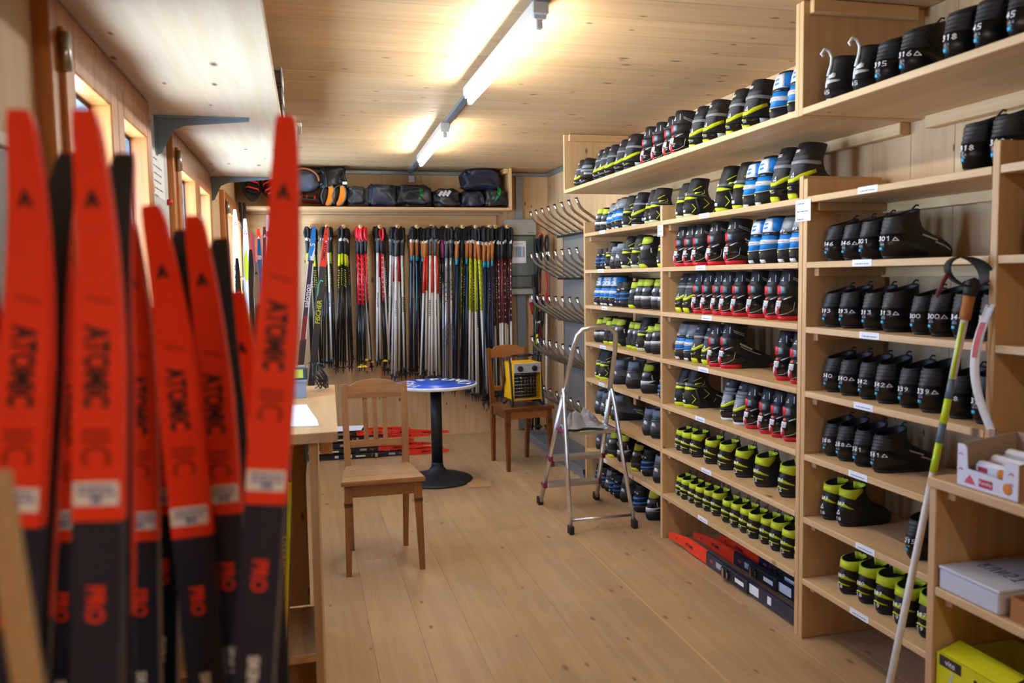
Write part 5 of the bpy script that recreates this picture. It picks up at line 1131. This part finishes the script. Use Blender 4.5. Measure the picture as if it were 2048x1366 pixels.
# ------------------------------------------------------------------ shelf on the back wall and the bags on it
bs = thing('back_shelf', 'long wooden shelf high on the back wall holding black bags', 'shelf')
box('shelf', M_BSHELF, (XL + .002, 7.27, 2.106), (1.842, YB - .001, 2.130), bs, .003)
box('end_panel', M_PANEL, (1.843, 7.27, 2.106), (1.868, YB - .031, ZC - .002), bs, .003)
box('cleat', M_PEG, (1.80, 7.29, ZC - .05), (1.8425, YB - .04, ZC - .004), bs, .003)
box('under_rail', M_BSHELF, (XL + .002, YB - .03, 2.087), (1.842, YB - .0255, 2.1055), bs, .001)
NYL = mat('black_nylon', '#212327', .38, bump=.3, bscale=60); NYLB = mat('navy_nylon', '#23293a', .42, bump=.3, bscale=60); NYLG = mat('dark_grey_nylon', '#34363b', .5, bump=.3, bscale=60)
def blob(name, m, x0, x1, y0, y1, z0, z1, seed, parent=None, sq=.55, rough=.14, droop=None):
    bm = bmesh.new(); bmesh.ops.create_icosphere(bm, subdivisions=4, radius=1)
    c = Vector(((x0 + x1) / 2, (y0 + y1) / 2, z0)); sx, sy, sz = (x1 - x0) / 2, (y1 - y0) / 2, z1 - z0
    for v in bm.verts:
        p = v.co.normalized(); q = Vector([math.copysign(abs(a) ** sq, a) for a in p])
        n = noise.noise(p * 1.9 + Vector((seed, 0, 0))) * rough * 2.2 + abs(noise.noise(p * 4.2 + Vector((0, seed, 0)))) * rough * 1.8 - abs(noise.noise(p * 9 + Vector((0, 0, seed)))) * rough * .9 - rough * .4
        q *= 1 + n; z = max(q.z, -.93) * .5 + .5
        x, y, zz = q.x * sx, q.y * sy, z * sz
        if droop and p.y < -.1 and zz < sz * .45:
            k = min(1, (-.1 - p.y) / .5); zz -= droop * k * (1 - zz / (sz * .45)) * max(0, math.sin(p.x * 4 + seed)); 
        v.co = c + Vector((max(-sx, min(sx, x)) , max(-sy, y) if y < 0 else min(sy, y), max(zz, 0.0) if not (droop and zz < 0) else zz))
    me = bpy.data.meshes.new(name); bm.to_mesh(me); bm.free(); me.materials.append(m); me.polygons.foreach_set('use_smooth', [True] * len(me.polygons))
    return link(name, me, parent)
def bag(label, m, x0, x1, y0, y1, z0, z1, seed, extra=None, **kw):
    t = thing('equipment_bag', label, 'bag', (0, 0, 0), group='black bags on the back shelf'); blob('bag_body', m, x0, x1, y0, y1, z0, z1, seed, t, **kw)
    xc = (x0 + x1) / 2
    sb = MB()                                            # seam piping round the bag and a tie cord
    sb.tube([(xc + (x1 - x0) * .3, y0 - .004, z0 + (z1 - z0) * .25), (xc + (x1 - x0) * .1, y0 - .008, z0 + (z1 - z0) * .55), (xc - (x1 - x0) * .1, y0 - .006, z0 + (z1 - z0) * .7)], .004, 6); sb.build('tie_cord', BLKM, t)
    if extra: extra(t)
    return t
def green(x, z, y, n):
    def f(t):
        for i in range(n): MB().tube([(x + .012 * i - .03, y + .01, z - .06 + .012 * i), (x + .02 * math.sin(i), y, z), (x + .01 * i, y + .012, z + .07 - .01 * i)], .003, 6).build('green_cord', mat('green_cord', '#19a340', .5), t)
    return f
def stripes(t):
    for i in range(3): MB().box(-.012, -.001, -.035, .012, .001, .035, 0).build('white_stripe', WHP, t, (1.215 + i * .035, 7.292, 2.255), (R(-28), R(38), 0))
SHZ = 2.1305
bag('dark grey stuff sack right of the orange snowshoes', NYLG, .385, .60, 7.30, 7.58, SHZ, 2.315, 1.2)
bag('navy cube shaped bag hanging over the shelf edge', NYLB, .575, .825, 7.27, 7.56, SHZ, 2.335, 4.4, sq=.42, rough=.10)
bag('long black bag with green cords at its end', NYL, .815, 1.135, 7.285, 7.58, SHZ, 2.335, 7.1, green(1.03, 2.23, 7.283, 5), sq=.5)
bag('black bag with three white stripes', NYL, 1.125, 1.42, 7.30, 7.58, SHZ, 2.30, 2.7, stripes)
bag('black bag under the topmost bag on the shelf', NYLB, 1.405, 1.63, 7.30, 7.56, SHZ, 2.285, 9.3)
bag('rightmost black bag with green cords by the end panel', NYL, 1.625, 1.84, 7.275, 7.56, SHZ, 2.30, 3.8, green(1.74, 2.25, 7.27, 4))
bag('topmost black bag lying across two other bags', NYLB, 1.42, 1.78, 7.30, 7.54, 2.292, 2.478, 6.5, sq=.45)
bp = thing('backpack', 'black backpack on top of the orange snowshoes', 'backpack', group='packs on the back shelf'); blob('pack_body', NYL, .165, .40, 7.31, 7.57, 2.29, 2.482, 5.9, bp)
for x in (.2, .36): MB().tube([(x, 7.32, 2.46), (x + .015, 7.295, 2.39), (x + .03, 7.31, 2.31)], .008, 6).build('shoulder_strap', BLKM, bp)
MB().box(-.02, -.004, -.012, .02, .004, .012, .003).build('buckle', WHT, bp, (.375, 7.295, 2.335))
gb = thing('dome_bag', 'grey blue dome shaped bag with a brown rim', 'bag', group='packs on the back shelf'); blob('bag_body', mat('slate_fabric', '#4d5565', .6, bump=.3), -.10, .165, 7.30, 7.58, 2.262, 2.46, 8.2, gb, sq=.75, rough=.06)
MB().tube([(.03 + .128 * math.cos(a), 7.305 - .01 * math.sin(a), 2.35 + .105 * math.sin(a)) for a in [math.pi * i / 12 for i in range(13)]], .008, 8).build('brown_rim', mat('brown_rim', '#a35a24', .5), gb)
def snowshoe(label, loc, rot, deck, col, L=.35, w=.18, group='snowshoes on the back shelf'):
    t = thing('snowshoe', label, 'snowshoe', loc, rot, group)
    out = [(w / 2 * math.cos(a) * (1 - .25 * max(0, -math.sin(a))), L / 2 * math.sin(a)) for a in [2 * math.pi * i / 24 for i in range(24)]]
    MB().tube([(x, y, .03) for x, y in out], .010, 7, closed=True).build('frame', BLKM, t)
    MB().prism([(x * .93, y * .95) for x, y in out], .024, .034).build('deck', deck, t)
    MB().box(-.045, -.11, .0345, .045, .05, .055, .006).build('binding', BLKS, t)
    for y in (-.07, .0, .04): MB().tube([(-.06, y, .036), (-.045, y, .066), (.045, y, .066), (.06, y, .036)], .007, 6).build('strap', col, t)
    MB().tube([(-.03, .05, .03), (0, .06, 0.012), (.03, .05, .03)], .006, 6).build('claw', STEEL, t); return t
SRD = mat('strap_red', '#e23120', .4); DKB = mat('deck_black', '#202022', .5); ODK = mat('deck_orange', '#f08a12', .4)
snowshoe('black snowshoe with red straps leaning at the left end', (-.42, 7.43, 2.312), (R(58), R(12), R(20)), DKB, SRD)
snowshoe('black snowshoe with bright red straps, second from left', (-.24, 7.43, 2.318), (R(62), R(-25), R(-15)), DKB, SRD)
snowshoe('black and red snowshoe behind the tall red ski tip', (-.07, 7.43, 2.312), (R(60), R(15), R(10)), DKB, SRD, .34)
snowshoe('red decked snowshoe lying under the dome bag', (.05, 7.43, 2.165), (R(6), R(4), R(80)), mat('deck_red', '#d6261c', .4), SRD, .3, .17)
def orange_shoe(label, loc, rot):
    t = thing('snowshoe', label, 'snowshoe', loc, rot, 'orange snowshoes on the back shelf'); n = 14
    ang = [R(-80 + 160 * i / n) for i in range(n + 1)]
    o_ = [(.060 * math.cos(a), .095 * math.sin(a)) for a in ang]; i_ = [(.060 * math.cos(a) - .052 * math.cos(a) ** .7 if abs(math.cos(a)) > .2 else .06 * math.cos(a) - .004, .085 * math.sin(a)) for a in ang]
    vs = [(x, y_, z) for y_ in (-.09, .09) for x, z in o_ + i_[::-1]]; m_ = len(o_) * 2
    MB().prism(o_ + i_[::-1], -.08, .10, 'Y').build('orange_deck', ODK, t); MB().tube([(x + .004, -.082, z) for x, z in o_], .006, 6).build('frame_tube', GRYG, t)
    MB().box(-.04, -.07, -.08, -.004, .09, .06, .01).build('binding', BLKM, t); MB().tube([(-.02, -.085, -.085), (-.05, -.085, -.02), (-.04, -.085, .06), (0, -.085, .095)], .005, 6).build('heel_wire', GRYG, t); return t
orange_shoe('left of two upright orange snowshoes on the shelf', (.222, 7.40, 2.231), (0, R(12), 0)); orange_shoe('right of two upright orange snowshoes on the shelf', (.318, 7.40, 2.231), (0, R(14), 0))
tag(MB().tube([(-.50, 7.262, 2.16), (-.495, 7.255, 2.10), (-.50, 7.258, 2.0), (-.485, 7.255, 1.93), (-.47, 7.258, 2.0), (-.462, 7.262, 2.12), (-.47, 7.28, 2.15)], [.012] * 7, 6).build('hanging_strap', BLK), 'black strap hanging down at the left end of the shelf', 'strap')

# ------------------------------------------------------------------ things in and on the low cabinet
BXW = mat('display_box_white', '#dcdde6', .6); BXB = mat('display_box_inside', '#a3907f', .8); BXR = mat('print_red', '#b3203a', .6); BIS = mat('biscuit', '#d9832a', .7); PKT = mat('snack_packet', '#dfe2ea', .3)
sb = thing('display_box', 'white and red snack display box on the low cabinet', 'box', (1.664, 1.58, .9325))
W2, D2 = .19, .19
MB().box(0, 0, 0, D2, W2, .003, 0).build('box_bottom', BXB, sb)
MB().prism([(W2, .003), (W2, .112), (W2 - .022, .112), (W2 - .03, .104), (W2 - .034, .05), (.045, .045), (.04, .088), (.034, .094), (0, .094), (0, .003)], 0, .003, 'X').build('box_front', BXW, sb)
MB().prism([(.0035, .003), (.0035, .11), (D2, .13), (D2, .003)], W2 - .003, W2, 'Y').build('box_side', BXB, sb); MB().prism([(.0035, .003), (.0035, .092), (D2, .12), (D2, .003)], 0, .003, 'Y').build('box_side', mat('box_side_tan', '#9c8064', .7), sb); MB().box(D2 - .003, .0035, .003, D2, W2 - .0035, .13, 0).build('box_back', BXB, sb)
lb = MB().box(-.0008, .075, .012, -.0002, .118, .033, 0).build('red_label', BXR, sb); text_on('lettering', WHP, 'Kambly', .0135, lambda x, y: (-.0012, .0965 - x, .0225 + y), lb)
MB().add([(-.0004, .128, .012), (-.0004, .166, .012), (-.0004, .158, .024), (-.0004, .147, .036), (-.0004, .136, .024)], [(0, 1, 2, 3, 4)]).build('red_emblem', mat('print_rose', '#cf5468', .6), sb)
MB().lathe([(.0145, 0), (.013, .0006)], 16).build('biscuit_print', BIS, sb, (-.0002, .03, .026), (0, R(-90), 0))
for (y_, z_) in ((.178, .086), (.178, .046), (.02, .066), (.02, .04)): MB().tube([(-.0006, y_ + .007, z_ - .003), (-.0006, y_, z_ + .003), (-.0006, y_ - .007, z_ - .003)], .0012, 5).build('red_squiggle', mat('print_rose', '#cf5468', .6), sb)
for i in range(3):
    pk = thing('snack_packet', ['front biscuit packet in the display box', 'middle biscuit packet in the display box', 'rear biscuit packet in the display box'][i], 'packet', (1.70 + i * .045, 1.672, .9362), (0, 0, 0), 'biscuit packets in the display box')
    h = .068 + .012 * i; MB().box(-.016, -.066, 0, .016, .066, h, .012).build('wrapper', PKT, pk); MB().box(-.0165, .02, h * .62, -.0162, .05, h * .8, 0).build('red_print', BXR, pk); MB().lathe([(.016, 0), (.0155, .0005)], 14).build('biscuit_picture', BIS, pk, (-.0162, -.025, h * .68), (0, R(-90), 0))
    MB().box(-.002, .0662, .004, .002, .078, h * .8, .0005).build('crimped_end', PKT, pk)
wb = thing('white_carton', 'flat white carton with handwriting in the low cabinet', 'carton', (1.668, 1.628, .6285))
MB().box(0, 0, 0, .35, .2, .055, .004).build('carton_body', mat('carton_white', '#c9ccd6', .7), wb); ld_ = MB().box(-.002, -.002, .0552, .352, .202, .064, .003).build('carton_lid', mat('carton_white', '#c9ccd6', .7), wb)
hw = MB(); GL = {'R': [[(0, 0), (.05, 1), (.4, .9), (.4, .6), (.05, .5), (.5, 0)]], 'U': [[(0, 1), (.05, .1), (.35, 0), (.5, 1)]], 'N': [[(0, 0), (.05, 1), (.45, 0), (.5, 1)]], 'S': [[(.45, .9), (.1, .95), (.1, .6), (.45, .4), (.3, 0), (0, .1)]], 'T': [[(0, .95), (.55, 1)], [(.28, 1), (.25, 0)]]}
for i, ch in enumerate('RUNST'):
    for st in GL[ch]: hw.tube([(.09 + .045 * (1 - v), .165 - (i * .8 + u) * .034, .0646) for u, v in st], .0011, 5)
hw.build('handwriting', INK, ld_)
cbx = thing('cardboard_box', 'open brown cardboard box beside the white carton', 'box', (1.68, 1.31, .6285)); b = MB(); b.box(0, 0, 0, .3, .295, .003, 0).box(0, 0, .003, .003, .295, .06, 0).box(.297, 0, .003, .3, .295, .06, 0).box(.003, 0, .003, .297, .003, .06, 0).box(.003, .292, .003, .297, .295, .06, 0); b.build('box_walls', mat('cardboard_brown', '#a8703a', .8), cbx)
tag(blob('folded_cloth', mat('cream_cloth', '#cfc6b4', .9, bump=.3), 1.70, 1.92, 1.34, 1.57, .633, .715, 3.3), 'cream folded cloth in the brown cardboard box', 'cloth')
yb = thing('yellow_box', 'bright yellow product box on the lowest cabinet shelf', 'box', (1.672, 1.60, .3005)); YB_ = mat('yellow_carton', '#d6d311', .5)
b = MB(); b.box(0, 0, 0, .26, .003, .145, 0).box(0, .229, 0, .26, .232, .145, 0).box(0, .003, 0, .003, .229, .145, 0).box(.257, .003, 0, .26, .229, .145, 0).box(.003, .003, 0, .257, .229, .003, 0); b.build('box_walls', YB_, yb)
MB().box(0, 0, 0, .07, .22, .002, 0).build('top_flap', YB_, yb, (.003, .006, .146), (0, R(-18), 0))
bl = MB().box(-.0008, .145, .112, -.0002, .222, .142, 0).build('black_label', BLKS, yb); text_on('lettering', WHP, 'vite', .024, lambda x, y: (-.0013, .184 - x, .127 + y), bl)
MB().add([(-.0006, .10, .0), (-.0006, .04, .0), (-.0006, .05, .05), (-.0006, .088, .075), (-.0006, .092, .125), (-.0006, .102, .125), (-.0006, .104, .07), (-.0006, .125, .04)], [tuple(range(8))]).build('figure_print', BLKS, yb)
for pts in ([(.178, .105), (.17, .105), (.19, .045), (.196, .048)], [(.03, .11), (.022, .112), (.04, .03), (.05, .03)]): MB().add([(-.0006, y_, z_) for y_, z_ in pts], [(0, 1, 2, 3)]).build('pale_print', mat('pale_print', '#b9cfd0', .5), yb)
tag(blob('dark_pouch', NYL, 1.72, 1.9, 1.30, 1.55, .302, .40, 2.2), 'black pouch behind the yellow box', 'pouch')
# pole leaning on the post of the right boot shelf
lp = thing('leaning_ski_pole', 'white and lime ski pole with cork grip leaning on the right shelf', 'ski pole')
A_, B_ = Vector((1.578, 1.975, .004)), Vector((1.885, 1.975, 1.44))
P_ = lambda t: A_ + (B_ - A_) * t
SLT = mat('pole_slate', '#5d7384', .35); sg = [(0, .63, PWHT, 'shaft'), (.6303, .69, SGN, 'lime_band'), (.6903, .73, SLT, 'slate_band'), (.7303, .78, SGN, 'lime_band'), (.7803, .82, SLT, 'slate_band'), (.8203, .94, PWHT, 'shaft')]
for a, b_, m, nm in sg: MB().tube([P_(a), P_(b_)], .0095 + .001 * b_, 12).build(nm, m, lp)
MB().tube([P_(.822) + Vector((-.007, -.004, 0)), P_(.935) + Vector((-.007, -.004, 0))], .005, 8).build('lime_stripe', SGN, lp)
MB().tube([P_(.9405), P_(.95), P_(.975), P_(.988)], [.014, .0155, .0155, .017], 12).build('grip', CORK, lp); MB().tube([P_(.988), P_(1.0), P_(1.015) + Vector((.004, 0, 0)), P_(1.02) + Vector((.012, 0, 0))], [.017, .02, .02, .012], 12).build('grip_top', BLKM, lp)
cx = Vector((1.868, 1.973, 1.495)); rows = []
for i in range(25):
    a = 2 * math.pi * i / 24; c_ = Vector((.066 * math.cos(a), .0, .040 * math.sin(a) + .012 * math.cos(a) * -1)); w_ = .012 + .016 * max(0, math.cos(a - .6))
    p = cx + c_; n_ = Vector((0, 1, 0)) * w_
    rows.append([p - n_, p + n_, p + n_ + c_ * .06, p - n_ + c_ * .06, p - n_])
b = MB(); b.grid(rows); b.build('hand_strap', BLK, lp); MB().tube([cx + Vector((-.06, 0, 0)), (1.785, 1.97, 1.47), (1.765, 1.972, 1.425)], [.007, .007, .006], 6).build('strap_end', mat('strap_dark_red', '#5d1c22', .6), lp)
ws = MB(); rows = []
for i in range(15):
    u = i / 14; y_ = 1.935 + .035 * math.sin(u * math.pi * .95) - .02 * u * u; z = 1.40 - .365 * u; x = 1.921 - .022 * math.sin(u * math.pi)
    rows.append([(x, y_ - .016, z), (x, y_ + .016, z), (x - .003, y_ + .016, z), (x - .003, y_ - .016, z), (x, y_ - .016, z)])
ws.grid(rows); st_ = thing('white_strap', 'white and red printed strap hanging from the shelf post', 'strap'); ws.build('band', WHT, st_)
b = MB(); b.grid([[(r_[3][0] - .0008, r_[3][1] + .006, r_[3][2]), (r_[3][0] - .0008, r_[3][1] + .026, r_[3][2])] for r_ in rows[2:7]]); b.build('red_print', mat('strap_print_rose', '#c96068', .6), st_); MB().tube([(1.9285, 1.94, 1.395), (1.915, 1.94, 1.397)], .005, 8).build('hook', STEEL, st_); MB().box(-.004, -.012, -.02, .004, .012, .006, .002).build('clip', STEEL, st_, (1.92, 1.914, 1.035))
# black and lime ski standing at the counter end behind the red skis
ski('black_lime_ski', 'black ski with lime print standing against the counter', 1.04, .046, [(0, 1.04, SG, 'top_sheet')], (-.128, 2.30, .002), None, (0, R(3.6), 0), decals=[('text', 'top_sheet', 'FISCHER', .03, .74, YEL, True), ('patch', 'top_sheet', .008, .018, .5, .95, YEL)])
